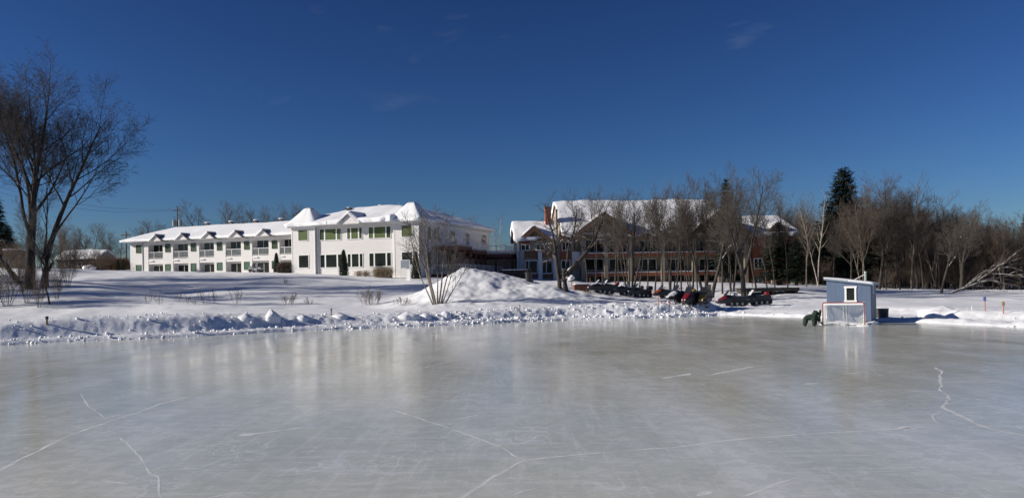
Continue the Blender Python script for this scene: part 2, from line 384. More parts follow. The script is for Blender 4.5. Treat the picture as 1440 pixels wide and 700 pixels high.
crack([(113, 553), (126, 572), (148, 589)], .018)
crack([(130, 612), (169, 615), (197, 641), (223, 670), (227, 700), (225, 730)], .018)
crack([(550, 575), (615, 596), (670, 615), (705, 628), (722, 640), (738, 646)], .02)
crack([(630, 716), (650, 700), (690, 672), (738, 647), (800, 640), (945, 629), (1020, 619), (1150, 609), (1270, 602), (1312, 598)], .036)
crack([(1315, 516), (1322, 535), (1326, 551), (1336, 561), (1326, 572), (1357, 587), (1395, 603), (1440, 612), (1500, 625)], .035, .08)
crack([(1326, 578), (1311, 583), (1320, 596)], .02)
crack([(1265, 601), (1278, 600.5), (1300, 600)], .13, .02); crack([(336, 612), (360, 609), (395, 605)], .12, .03); crack([(395, 605), (433, 600)], .05, .02)
crack([(1392, 511), (1500, 512)], .05, .02); crack([(1000, 527), (1060, 515)], .07, .05, )
crack([(290, 700), (330, 692), (345, 697)], .012); crack([(415, 613), (500, 617), (560, 617)], .012)
crack([(930, 532), (972, 525)], .09, .04); crack([(1186, 525), (1212, 524)], .10, .03); crack([(1128, 540), (1152, 538)], .07, .03)
crack([(30, 494), (60, 492)], .16, .05); crack([(75, 494), (102, 492)], .12, .05); crack([(150, 487), (185, 485)], .12, .05)
crack([(1040, 700), (1080, 685), (1120, 672)], .03, .04); crack([(980, 697), (1003, 690)], .07, .03)
crack([(640, 590), (672, 583)], .07, .04); crack([(367, 580), (400, 582)], .03, .03); crack([(700, 706), (735, 690), (780, 680)], .012)
crack([(148, 676), (182, 680)], .03, .02); crack([(0, 612), (60, 610)], .02, .02)
for k in range(46):
    x = crng.uniform(-20, 1460); y = crng.uniform(466, 690); l = crng.uniform(8, 40)*(1+(y-460)/200); sl = crng.choice((-.22, -.1, .02, -.5))
    crack([(x, y), (x+l, y+l*sl*.5)], crng.uniform(.008, .02)*(1+max(0, 560-y)/60), .01, 'ice_scratch', .0011)

# small shovelled snow piles and stakes
def snow_pile(px, py, w, h, label, seed, peak=.35):
    c = ground(px, py); n = 26; m = MB(); K_ = 10
    for k in range(K_+1):
        t = k/K_; rad = w*.5*(1-t**1.25)
        for j in range(n):
            a = 2*math.pi*j/n; nx_, ny_ = math.cos(a)*1.6+seed*5.3, math.sin(a)*1.6+t*2.2
            q = rad*(1+.7*(float(fbm(np.array([nx_]), np.array([ny_]), seed, 3)[0])-.5))
            zz = h*t*(1+.5*(float(fbm(np.array([nx_*1.7]), np.array([ny_*1.7+9]), seed+3, 3)[0])-.5)*(1-t*.6))
            m.v.append((q*math.cos(a)-h*.12*t, q*math.sin(a), zz-(.25 if k == 0 else 0)))
    for k in range(K_):
        for j in range(n): m.f.append((k*n+j, k*n+(j+1) % n, (k+1)*n+(j+1) % n, (k+1)*n+j))
    o = m.build('snow_pile', SNOW, smooth=True); o.location = (c.x, c.y, c.z-.05)
    tag(o, label, 'snow pile', 'small snow piles behind the rink bank')
snow_pile(383, 447, .9, .50, 'tall pointed lump of snow, brightest of the small piles left of centre', 1)
snow_pile(346, 447, 1.0, .26, 'low rounded snow lump just left of the tall pointed one', 2)
snow_pile(426, 446, .8, .22, 'small pointed snow pile right of the tall pointed lump', 3)
snow_pile(478, 444, 1.1, .24, 'rounded snow pile beside the thin stake left of centre', 4)
snow_pile(574, 443, 1.2, .26, 'wide rounded snow pile in front of the twiggy bush', 5)
snow_pile(598, 443, .8, .18, 'low snow pile touching the wide rounded one', 6)
snow_pile(627, 442, .7, .26, 'narrow snow pile below the multi-stemmed bare shrub', 7)
snow_pile(1326, 437.5, 2.2, .32, 'broad cone of snow right of the blue hut', 8)
STK = mat('stake_wood', (.20, .12, .06), .8, (.28, .18, .10), 6.); ORNG = mat('stake_pink', (.45, .20, .16), .6); BLUE_T = mat('stake_blue', (.06, .10, .25), .5)
DKTIP = mat('stake_dark', (.03, .025, .02), .7)
def stake(px, pyb, pyt, label, top=None, body=STK, w=.035, tipw=1.6, tipf=.35):
    c = ground(px, pyb); h = (pyb-pyt)/F*c.y
    e = empty('marker_stake', c, 0, label, 'stake', 'marker stakes around the rink')
    MB().tube([(0, 0, -.2), (0, 0, h)], w*.5, 5).build('shaft', body, e)
    if top: MB().tube([(0, 0, h*(1-tipf)), (0, 0, h+.01)], w*.5*tipw, 6).build('flag_tip', top, e)
stake(66, 456, 445, 'short brown stake with dark tip on the left snowbank', DKTIP, w=.09)
stake(466, 444, 434, 'thin dark stake left of a rounded snow pile', DKTIP, w=.05)
stake(731, 440, 428, 'thin brown stake on the bank below the big snow heap', STK, w=.04)
stake(926, 433, 416, 'slim stake with reddish tip in front of the red and white snowmobile', ORNG, w=.04)
stake(1385, 437, 418, 'pink stake with blue tip on the snow at far right', BLUE_T, ORNG, .06, 2.2, .28)
stake(1411, 441, 424, 'pink stake with brown tip, rightmost on the snow', STK, ORNG, .06, 2.0, .35)
stake(1367, 436, 430, 'small whitish stake left of the blue-tipped one', None, TRIM, .04)

# ------------------------------------------------------------------ trees
def gen_branches(rng_, stems, P):
    """returns per level lists of polylines (pts, radii)"""
    out = {}
    def norm(v):
        l = math.sqrt(v[0]*v[0]+v[1]*v[1]+v[2]*v[2]) or 1e-9; return (v[0]/l, v[1]/l, v[2]/l)
    def grow(p, d, L, r, lvl):
        n = max(2, int(P['seg'][lvl])); w = P['wig'][lvl]; up = P['trop'][lvl]; pts = [p]; dirs = [d]; rad = [r]; st = L/n
        end = P['end'][lvl]
        for k in range(n):
            g = rng_.gauss
            d = norm((d[0]+g(0, w), d[1]+g(0, w), d[2]+g(0, w*.8)+up))
            p = (p[0]+d[0]*st, p[1]+d[1]*st, p[2]+d[2]*st); pts.append(p); dirs.append(d); rad.append(max(P['rmin'], r*(1-(1-end)*(k+1)/n)))
        out.setdefault(lvl, []).append((pts, rad))
        if lvl+1 >= len(P['seg']): return
        nc = P['n'][lvl]; nc = max(1, int(nc*(.8+.4*rng_.random())*(1 if lvl == 0 else min(1.4, max(.5, L/P['ref'][lvl])))))
        az = rng_.random()*6.283
        for c in range(nc):
            f = P['f0'][lvl]+(1-P['f0'][lvl])*((c+rng_.random())/nc); f = min(f, .995)
            x = f*n; i = int(x); t = x-i
            b0, b1 = pts[i], pts[i+1]; q = (b0[0]+(b1[0]-b0[0])*t, b0[1]+(b1[1]-b0[1])*t, b0[2]+(b1[2]-b0[2])*t); dd = dirs[i+1]
            az += 2.4+rng_.gauss(0, .5); an = R(P['ang'][lvl])*(1+rng_.gauss(0, .22))
            ref = (0, 0, 1) if abs(dd[2]) < .9 else (1, 0, 0)
            a = norm((dd[1]*ref[2]-dd[2]*ref[1], dd[2]*ref[0]-dd[0]*ref[2], dd[0]*ref[1]-dd[1]*ref[0]))
            b = (dd[1]*a[2]-dd[2]*a[1], dd[2]*a[0]-dd[0]*a[2], dd[0]*a[1]-dd[1]*a[0])
            ca, sa = math.cos(an), math.sin(an); e, s = math.cos(az)*sa, math.sin(az)*sa
            nd = norm((dd[0]*ca+a[0]*e+b[0]*s, dd[1]*ca+a[1]*e+b[1]*s, dd[2]*ca+a[2]*e+b[2]*s))
            cl = L*P['len'][lvl]*(1-P['fall'][lvl]*f)*(.75+.5*rng_.random())
            cr = max(P['rmin'], rad[i]*P['rr'][lvl])
            grow(q, nd, cl, cr, lvl+1)
    for p, d, L, r in stems: grow(p, norm(d), L, r, 0)
    return out
def tubes(polys, sides):
    Vs, Fs, off = [], [], 0
    by = {}
    for pts, rad in polys: by.setdefault(len(pts), []).append((pts, rad))
    for n, lst in by.items():
        P = np.array([a for a, _ in lst]); Rr = np.array([b for _, b in lst]); M = len(lst)
        D = np.empty_like(P); D[:, 1:-1] = P[:, 2:]-P[:, :-2]; D[:, 0] = P[:, 1]-P[:, 0]; D[:, -1] = P[:, -1]-P[:, -2]
        D /= np.linalg.norm(D, axis=-1, keepdims=True)+1e-9
        ref = np.where(np.abs(D[:, :1, 2:]) < .85, np.array([0, 0, 1.]), np.array([1., 0, 0]))
        A = np.cross(D, np.broadcast_to(ref, D.shape)); A /= np.linalg.norm(A, axis=-1, keepdims=True)+1e-9; B = np.cross(D, A)
        th = np.arange(sides)*2*np.pi/sides
        ring = P[:, :, None]+(A[:, :, None]*np.cos(th)[:, None]+B[:, :, None]*np.sin(th)[:, None])*Rr[:, :, None, None]
        Vs.append(ring.reshape(-1, 3))
        idx = np.arange(M*n*sides).reshape(M, n, sides)+off; nx = np.roll(idx, -1, axis=2)
        Fs.append(np.stack([idx[:, :-1], nx[:, :-1], nx[:, 1:], idx[:, 1:]], -1).reshape(-1, 4)); off += M*n*sides
    return np.concatenate(Vs), np.concatenate(Fs)
def make_tree(name, seed, stems, P, bark=None, twig=None, thick=2, snow_lv=None, zmax_snow=99, snow_p=.4):
    rg = random.Random(seed); br = gen_branches(rg, stems, P)
    e = empty(name, (0, 0, 0)); tr = []; cr = []
    for l, lst in br.items(): (tr if l < thick else cr).extend(lst)
    V1, F1 = tubes(tr, 6); npmesh('trunk', V1, F1, bark or BARK, e)
    V2, F2 = tubes(cr, 3); npmesh('crown', V2, F2, twig or TWIG, e, smooth=False)
    if snow_lv:
        sn = []
        for l in snow_lv:
            for pts, rad in br.get(l, []):
                for k in range(len(pts)-1):
                    a, b = Vector(pts[k]), Vector(pts[k+1]); d = (b-a).normalized()
                    if abs(d.z) < .80 and rg.random() < snow_p and rad[k] > .014 and a.z < zmax_snow:
                        ra = max(rad[k]*.5, .013); o = Vector((0, 0, rad[k]*.72+.006)); sn.append(([tuple(a+o), tuple((a+b)/2+o*1.25), tuple(b+o)], [ra*.8, ra, ra*.6]))
        if sn:
            V3, F3 = tubes(sn, 5); npmesh('branch_snow', V3, F3, RSNOW, e)['kind'] = 'stuff'
    e['h'] = float(max(V1[:, 2].max(), V2[:, 2].max()))
    return e
BASE = dict(seg=[10, 8, 6, 4, 3], wig=[.04, .06, .08, .09, .10], trop=[.02, .055, .05, .03, .02], end=[.16, .18, .25, .35, .6], rmin=.0055,
            n=[16, 9, 6, 4], f0=[.30, .28, .25, .2], ang=[36, 34, 34, 34], len=[.50, .52, .50, .52], fall=[.60, .45, .4, .35], rr=[.45, .5, .55, .65],
            ref=[1, 4.0, 2.0, 1.0])
def P_(**k): d = dict(BASE); d.update(k); return d
up = (0, 0, 1)
protos = {}
VASE = P_(ang=[24, 28, 30, 32], trop=[.03, .055, .05, .035, .02], n=[10, 8, 6, 4], f0=[.35, .28, .25, .2], len=[.54, .52, .52, .56], rmin=.0088)
def stems_vase(rg, k, L, r, spread, base=.25):
    o = []
    for i in range(k):
        a = 6.283*i/k+rg.uniform(-.4, .4); s = spread*rg.uniform(.5, 1.15)
        o.append(((math.cos(a)*base, math.sin(a)*base*.8, -.3), (math.cos(a)*s, math.sin(a)*s, 1), L*rg.uniform(.8, 1.05), r*rg.uniform(.7, 1.1)))
    return o
rg = random.Random(21)
protos['vase'] = make_tree('bare_tree', 31, stems_vase(rg, 5, 12.5, .17, .30, .35), P_(**{**VASE, 'n': [9, 9, 8, 5]}))
protos['vase2'] = make_tree('bare_tree', 32, stems_vase(rg, 4, 13, .13, .17, .3), P_(**{**VASE, 'n': [10, 9, 8, 5]}))
protos['slim'] = make_tree('bare_tree', 33, [((0, 0, -.3), (.04, 0, 1), 14, .13)], P_(**{**VASE, 'n': [22, 10, 8, 5], 'f0': [.38, .28, .25, .2], 'len': [.38, .50, .5, .52]}))
protos['slim2'] = make_tree('bare_tree', 34, [((0, 0, -.3), (-.05, .03, 1), 14, .15)], P_(**{**VASE, 'n': [20, 11, 8, 5], 'f0': [.45, .28, .25, .2], 'len': [.44, .50, .5, .52], 'wig': [.06, .08, .09, .1, .12]}))
protos['broad'] = make_tree('bare_tree', 35, [((0, 0, -.3), (.05, 0, 1), 9.5, .34), ((.12, 0, 2.6), (.42, .1, 1), 10, .20), ((0, 0, 2.2), (-.36, -.1, 1), 10, .19)],
                            P_(n=[12, 11, 9, 5], ang=[34, 34, 34, 34], f0=[.4, .28, .25, .2], len=[.56, .54, .52, .56], rmin=.0088))
protos['broad2'] = make_tree('bare_tree', 36, [((0, 0, -.3), (-.04, 0, 1), 13.5, .24)], P_(n=[21, 11, 9, 5], ang=[36, 36, 34, 34], f0=[.28, .28, .25, .2], len=[.50, .52, .52, .56], rmin=.0088))
WBARK = mat('wood_bark', (.075, .060, .047), .9, (.19, .155, .12), 3., stretch=(1, 1, .3), bump=.3)
WD = {**VASE, 'rr': [.6, .6, .55, .6], 'end': [.2, .25, .3, .4, .6], 'rmin': .0068, 'wig': [.05, .09, .11, .12, .12]}
protos['wood'] = make_tree('bare_tree', 37, [((0, 0, -.3), (.02, 0, 1), 14, .15)], P_(**{**WD, 'n': [20, 8, 6, 4], 'f0': [.25, .25, .2, .2], 'len': [.36, .5, .5, .52]}), bark=WBARK, twig=RTWIG, thick=2)
protos['wood2'] = make_tree('bare_tree', 38, stems_vase(rg, 3, 13, .13, .17, .25), P_(**{**WD, 'n': [11, 8, 6, 4], 'f0': [.25, .25, .2, .2]}), bark=WBARK, twig=RTWIG, thick=2)
protos['birch'] = make_tree('birch_tree', 39, [((0, 0, -.3), (.03, 0, 1), 13.5, .13), ((0, 0, .4), (-.16, .05, 1), 11, .09)], P_(**{**VASE, 'n': [13, 8, 5, 4], 'len': [.30, .48, .5, .55], 'ang': [34, 34, 36, 36]}), bark=PBARK, twig=TWIG)
protos['brush'] = make_tree('bare_sapling', 40, stems_vase(rg, 9, 5.2, .04, .45, .3), P_(seg=[6, 5, 4, 3], n=[10, 6, 4], f0=[.15, .12, .1], ang=[26, 32, 36], len=[.5, .5, .5], rmin=.009, ref=[1, 1.6, .8]), bark=TWIG, twig=RTWIG, thick=1)
used = set()
def put(kind, loc, h, rz, label, group, cat='tree', sxy=1.):
    p = protos[kind]; s = h/p['h']; sc = (s*sxy, s*sxy, s)
    if kind in used: o = copy_tree(p, loc, rz, sc, label, group)
    else:
        used.add(kind); o = p; o.location = loc; o.rotation_euler = (0, 0, rz); o.scale = sc; tag(o, label, None, group)
    o['category'] = cat
    return o
def tree_px(kind, px, pyb, pyt, label, group, rz=None, Y=None, sxy=1., cat='tree'):
    if Y is None: c = ground(px, pyb)
    else:
        a, b = ratios(px, 400); c = Vector((a*Y, Y, tz(a*Y, Y)))
    h = at(px, pyt, c.y).z - c.z
    return put(kind, c, h, rz if rz is not None else random.uniform(0, 6.28), label, group, cat, sxy)

# --- row in front of the brick lodge
G1 = 'bare trees in front of the lodge'
tree_px('vase', 886, 411, 262, 'spreading many-stemmed bare tree behind the two dark snowmobiles', G1, 0.6)
tree_px('slim', 911, 407, 258, 'slender bare tree just right of the dark many-stemmed tree', G1, 1.0)
tree_px('slim2', 921, 409, 268, 'slim dark trunk beside the orange snowmobile', G1, 2.2)
tree_px('vase2', 944, 410, 252, 'bare clump of upright stems behind the orange snowmobile', G1, 1.2)
tree_px('slim', 958, 409, 250, 'slender bare tree between the two upright clumps', G1, 3.2)
tree_px('vase2', 972, 410, 238, 'tall bare clump behind the red and white snowmobile', G1, 4.0)
tree_px('vase', 991, 411, 246, 'fan-shaped bare clump behind the yellow and black snowmobile', G1, 2.4, sxy=.8)
tree_px('slim2', 1016, 413, 256, 'thin bare tree right of the dark leaning trunk', G1, 4.6)
tree_px('broad', 1046, 421, 230, 'big dark-trunked bare tree behind the red nosed snowmobile', G1, 0.3, sxy=.85)
tree_px('slim', 1079, 414, 262, 'slim bare tree right of the big dark trunk', G1, 5.1)
tree_px('slim2', 1064, 410, 246, 'thin bare tree close behind the big dark trunk', G1, .4)
tree_px('broad2', 865, 398, 268, 'bare tree standing against the left porch gable', G1, 2.9, Y=104, sxy=.8)
tree_px('slim2', 838, 398, 262, 'thin bare tree before the left porch of the lodge', G1, 1.9, Y=100)
tree_px('slim', 826, 398, 258, 'slim bare tree left of the left porch gable', G1, 4.9, Y=102)
for i, (k, x, yb, yt, lb_) in enumerate([('slim', 932, 407, 272, 'thin grey stem between the slim dark trunk and the upright clump'), ('slim2', 951, 411, 262, 'thin bare stem just left of the tall clump'), ('slim', 981, 412, 256, 'thin bare stem just right of the tall clump'), ('vase2', 1030, 410, 250, 'upright bare stems left of the big dark trunk'),
        ('slim2', 899, 405, 272, 'thin bare stem rising from behind the all-black snowmobile'), ('slim', 1090, 411, 272, 'thin bare stem in front of the wide dark fir'), ('slim2', 1108, 409, 270, 'bare stem at the right edge of the wide dark fir'), ('slim', 870, 404, 276, 'thin bare stem left of the many-stemmed tree')]):
    tree_px(k, x, yb, yt, lb_, G1, i*2.3, sxy=.9)
# leaning dark trunk
protos['lean'] = make_tree('bare_tree', 51, [((0, 0, -.3), (.20, .05, 1), 12.5, .26)], P_(n=[16, 10, 8, 5], f0=[.35, .25, .2, .2], wig=[.06, .08, .09, .1, .12], rmin=.0088), snow_lv=[1])
tree_px('lean', 1001, 419, 262, 'dark bare trunk leaning right behind the yellow and black snowmobile', G1, 0.0)
# two gnarled trees at the lodge's left wing, snow on their limbs
GN = P_(n=[13, 10, 7, 5], ang=[58, 48, 46, 44], f0=[.32, .15, .12, .1], wig=[.11, .18, .2, .22, .22], trop=[.03, .05, .03, .02, .02], len=[.50, .52, .5, .5], rmin=.009, end=[.25, .25, .3, .45, .8])
protos['gnarl'] = make_tree('gnarled_tree', 52, [((0, 0, -.3), (-.05, 0, 1), 9.6, .28)], GN, snow_lv=[1, 2], zmax_snow=5.5)
tree_px('gnarl', 787, 405, 264, 'gnarled bare tree with knobbly crown before the red chimney', G1, .8, sxy=.95)
protos['gnarl2'] = make_tree('gnarled_tree', 53, [((0, 0, -.3), (.05, 0, 1), 2.2, .34), ((.06, 0, 1.4), (.75, 0, 1), 7.5, .27), ((.06, 0, 1.5), (.12, .3, 1), 7.0, .15)], {**GN, 'f0': [.42, .15, .12, .1]}, snow_lv=[0, 1, 2], zmax_snow=6.5)
tree_px('gnarl2', 796, 409, 270, 'gnarled bare tree leaning right with snow lying on its limbs', G1, 0.0)

# --- wood on the far shore at right
G2 = 'bare trees of the wood behind the blue hut'
front = [('birch', 1150, 412, 262, 'pale forked trunk just left of the blue hut'), ('wood', 1134, 409, 268, 'bare tree left of the pale forked trunk, beside the dark firs'),
         ('broad2', 1236, 414, 238, 'tall dense bare tree rising right of the dark pine'), ('wood2', 1215, 411, 252, 'bare stems directly behind the hut, under the dark pine'),
         ('slim2', 1266, 414, 254, 'slender bare tree second to the right of the dark pine'), ('wood', 1282, 416, 240, 'tall upright bare tree right of the hut, highest of its clump'),
         ('slim', 1298, 417, 262, 'slim bare tree leaning beside the upright clump at right'), ('wood2', 1318, 417, 268, 'bare clump of stems left of the fallen snowy tree'),
         ('broad', 1352, 414, 282, 'low bare tree behind the fallen snowy trunk'), ('wood', 1382, 414, 296, 'bare tree above the fallen snowy branches'),
         ('wood2', 1412, 413, 300, 'bare clump right of the fallen snowy branches'), ('broad2', 1434, 412, 302, 'rightmost bare tree at the frame edge')]
for i, (k, x, yb, yt, lb) in enumerate(front): tree_px(k, x, yb, yt, lb, G2, i*1.7, Y=88+random.uniform(0, 6), sxy=.95)
more = [('slim', 1172, 300, 'thin bare tree at the left side of the hut'), ('broad2', 1196, 286, 'bare tree rising just behind the hut roof'), ('slim2', 1224, 268, 'slim bare tree beside the stove pipe'), ('slim', 1246, 258, 'slim bare tree right of the tall dense one'), ('vase2', 1258, 272, 'bare clump between the two slender trees'), ('slim2', 1274, 262, 'thin stem left of the tall upright tree'), ('broad2', 1292, 258, 'bare spreading tree right of the tall upright one'),
        ('slim', 1308, 276, 'thin stem in the gap before the low clump'), ('slim2', 1334, 284, 'bare stem above the foot of the fallen tree'), ('vase2', 1346, 300, 'low bare clump right of the fallen trunk base'), ('slim', 1366, 300, 'thin stem above the middle of the fallen tree'), ('broad2', 1396, 306, 'bare tree over the tips of the fallen limbs'), ('slim2', 1420, 306, 'thin stem left of the rightmost tree'), ('slim', 1118, 280, 'thin stem between the firs and the lodge')]
for i, (k, x, yt, lb_) in enumerate(more): tree_px(k, x, 0, yt, lb_, G2, i*2.1+.4, Y=90+(i*37 % 11), sxy=.95)
wr = random.Random(8)
ks = ['wood', 'wood2', 'wood', 'slim2', 'wood2', 'broad2']
for i in range(120):
    x = 1085 + i*3.4 + wr.uniform(-9, 9)
    if x < 1120 and wr.random() < .4: continue
    Y = wr.uniform(97, 165)
    yt = np.interp(x, [1085, 1150, 1240, 1290, 1340, 1400, 1500], [298, 290, 276, 278, 294, 300, 298]) + wr.uniform(-6, 34)
    tree_px(wr.choice(ks), x, 0, yt, 'bare brown tree deep in the wood, ' + ('beside the dark firs' if x < 1140 else 'behind the pale forked trunk' if x < 1180 else 'straight above the blue hut' if x < 1232 else 'behind the tall upright clump' if x < 1310 else 'behind the fallen snowy tree' if x < 1400 else 'near the right frame edge'), 'trees deep in the wood at right', wr.uniform(0, 6), Y=Y, sxy=.95)
for i in range(70):
    x = 1125 + i*5.0 + wr.uniform(-6, 6)
    tree_px('brush', x, 0, wr.uniform(352, 378), 'tangled red-brown sapling thicket under the trees, ' + ('left of the hut' if x < 1160 else 'behind the hut' if x < 1232 else 'just right of the hut' if x < 1320 else 'by the fallen tree' if x < 1400 else 'near the right frame edge'), 'undergrowth saplings in the wood at right', wr.uniform(0, 6), Y=wr.uniform(93, 125), sxy=1.5, cat='sapling')
for i in range(30):
    x = 1118 + i*11.6 + wr.uniform(-4, 4)
    tree_px('brush', x, 0, wr.uniform(338, 358), 'brown thicket at the very back of the wood', 'far thickets closing off the wood', wr.uniform(0, 6), Y=wr.uniform(135, 175), sxy=2.0, cat='thicket')
for i, (x, yt) in enumerate([(1350, 345), (1372, 335), (1400, 330), (1422, 328), (1446, 322)]):
    tree_px('brush', x, 0, yt, ['bushy red-brown thicket at the foot of the fallen tree', 'red-brown thicket behind the fallen snowy limbs', 'tall red-brown thicket above the fallen limb tips', 'dense red-brown thicket near the right frame edge', 'red-brown thicket cut by the right frame edge'][i], 'tall thickets at far right', i*1.1, Y=92+i, sxy=1.5, cat='thicket')

# --- behind the hotel and far left
G3 = 'far bare trees behind the white hotel'
far = [(300, 280, 'broad', 165, 'round-crowned bare tree above the middle of the long white wing'), (362, 288, 'broad2', 170, 'bare tree above the right end of the long white wing'), (380, 284, 'wood2', 172, 'bare tree between the wing roof and the left turret'),
       (408, 281, 'broad2', 165, 'bare tree just left of the left turret roof'), (448, 288, 'slim', 170, 'bare treetop poking up behind the left turret'), (338, 296, 'wood2', 175, 'low bare treetop behind the wing roof vents'),
       (215, 305, 'broad2', 170, 'low bare tree over the left hip of the white wing'), (236, 312, 'wood2', 160, 'bare treetop left of the utility pole'), (196, 312, 'wood', 165, 'bare treetop beyond the left end of the white wing'),
       (700, 299, 'birch', 155, 'pale birch standing between hotel and lodge'), (622, 290, 'slim', 160, 'faint bare treetop behind the right turret'), (658, 298, 'wood2', 165, 'bare treetop above the shaded side of the hotel'), (716, 325, 'wood', 175, 'thin bare tree just left of the lodge roof'),
       (150, 322, 'broad2', 150, 'bare tree between the big left tree and the white wing'), (128, 312, 'broad', 140, 'dark bare tree rising behind the snow roofed shed'), (108, 318, 'wood2', 150, 'bare clump behind the snow roofed shed'), (85, 300, 'wood2', 145, 'bare clump seen through the big left tree'), (168, 330, 'wood', 160, 'bare clump by the left end of the white wing')]
for i, (x, yt, k, Y, lb) in enumerate(far): tree_px(k, x, 0, yt, lb, G3, i*1.3, Y=Y, sxy=1.0)
for i, x in enumerate([1010, 1100, 1125, 935, 880, 830]): tree_px(['wood', 'wood2'][i % 2], x, 0, 258+i*5, ['bare treetop behind the lodge roof by the small spruce', 'bare treetop behind the right gable of the lodge', 'bare treetop right of the lodge', 'bare treetop behind the middle of the lodge ridge', 'bare treetop behind the left part of the lodge ridge', 'bare treetop behind the lodge, near the red chimney'][i], 'trees behind the lodge', i*1.9, Y=148, sxy=.9)

# --- big old trees at the left
BIG = P_(seg=[12, 10, 7, 5, 4, 3], wig=[.04, .06, .08, .09, .10, .12], trop=[.02, .035, .03, .015, .0, -.01], end=[.2, .2, .25, .3, .4, .6], rmin=.0092,
         n=[15, 10, 8, 5, 3], f0=[.30, .28, .24, .2, .15], ang=[34, 34, 34, 34, 36], len=[.60, .56, .52, .5, .5], fall=[.55, .45, .4, .35, .3], rr=[.45, .48, .5, .6, .7], ref=[1, 6, 3, 1.4, .7])
GL = 'big bare trees on the left slope'
BACKLIT_BARK = mat('backlit_bark', (.016, .014, .012), .95, (.050, .040, .032), 4., stretch=(1, 1, .25), bump=.6, bscale=10); BACKLIT_TWIG = mat('backlit_twig', (.022, .018, .016), .9, (.045, .037, .031), 1.2)  # backlit look of the left trees put into darker bark and twig colours
c = ground(44, 406)
t1 = make_tree('old_maple', 71, [((-.1, 0, -.5), (-.02, 0, 1), 21.5, .56), ((.0, .1, 5.5), (-.33, .1, 1), 15, .20), ((.05, 0, 8.0), (.22, -.1, 1), 13, .17)], BIG, bark=BACKLIT_BARK, twig=BACKLIT_TWIG)
h = at(44, 46, c.y).z-c.z; s = h/t1['h']; t1.location = c; t1.scale = (s, s, s); tag(t1, 'tallest bare old tree at left with upright dark trunk', 'tree', GL)
c = ground(62, 403)
t2 = make_tree('old_maple', 74, [((0, 0, -.5), (.05, 0, 1), 4.2, .56), ((.15, 0, 3.2), (.36, 0, 1), 17, .32), ((1.4, 0, 6.2), (.62, -.1, .8), 10, .13), ((.05, 0, 3.5), (.02, .3, 1), 9, .12)], {**BIG, 'n': [12, 9, 8, 5, 3], 'f0': [.35, .28, .24, .2, .15]}, bark=BACKLIT_BARK, twig=BACKLIT_TWIG, snow_lv=[0], zmax_snow=9)
h = at(140, 92, c.y).z-c.z; s = h/t2['h']; t2.location = c; t2.scale = (s, s, s); tag(t2, 'big bare tree beside the tallest, its main limb sweeping up to the right', 'tree', GL)
c = ground(30, 398)
t3 = make_tree('leaning_tree', 76, [((0, 0, -.3), (-.75, 0, 1), 9, .28)], P_(n=[9, 7, 5, 4], f0=[.5, .15, .12, .1], rmin=.009), bark=BACKLIT_BARK, twig=BACKLIT_TWIG, snow_lv=[0, 1])
t3.location = c; tag(t3, 'dark trunk leaning left out of frame below the big left trees', 'tree', GL)
for i, (x, yt, Yq, lb_) in enumerate([(8, 330, 100, 'dark thicket at the left frame edge'), (30, 336, 104, 'dark thicket behind the two big trunks'), (52, 326, 112, 'bare thicket right behind the tallest left tree'), (78, 330, 116, 'bare thicket in front of the shed roof'), (100, 338, 120, 'thicket covering the middle of the shed'), (120, 342, 124, 'thicket at the right end of the shed'), (145, 345, 128, 'thicket above the rust-brown hedge')]):
    tree_px('brush', x, 0, yt, lb_, 'thickets behind the left trees', i*1.3, Y=Yq, sxy=1.3, cat='thicket')
put('slim2', ground(70, 428), 9.0, .7, 'slim young tree in front of the big left trees', GL)
put('brush', ground(10, 430), 4.5, 0, 'bare brush at the left frame edge below the big trees', 'saplings on the left slope', 'sapling')
for i, (x, yb, hh, lb) in enumerate([(38, 426, 4.2, 'bare sapling below the leaning trunk'), (55, 432, 3.2, 'thin sapling left of the slim young tree'), (80, 420, 3.4, 'thin sapling right of the slim young tree'), (95, 404, 4.5, 'bare brush behind the slim young tree')]):
    put('brush', ground(x, yb), hh, i*1.3, lb, 'saplings on the left slope', 'sapling', .6)
# neighbours just outside the left edge of the photograph; their shadows cross the slope
for i, (X, Y, hh, k) in enumerate([(-56, 70, 17, 'broad'), (-62, 77, 19, 'broad2'), (-70, 84, 20, 'broad'), (-72, 68, 18, 'vase'), (-80, 78, 20, 'broad2'), (-60, 87, 18, 'vase'), (-53, 64, 13, 'wood'), (-88, 66, 19, 'broad')]):
    put(k, (X, Y, tz(X, Y)), hh, i*2., 'bare tree just beyond the left edge of the view', 'trees beyond the left edge')

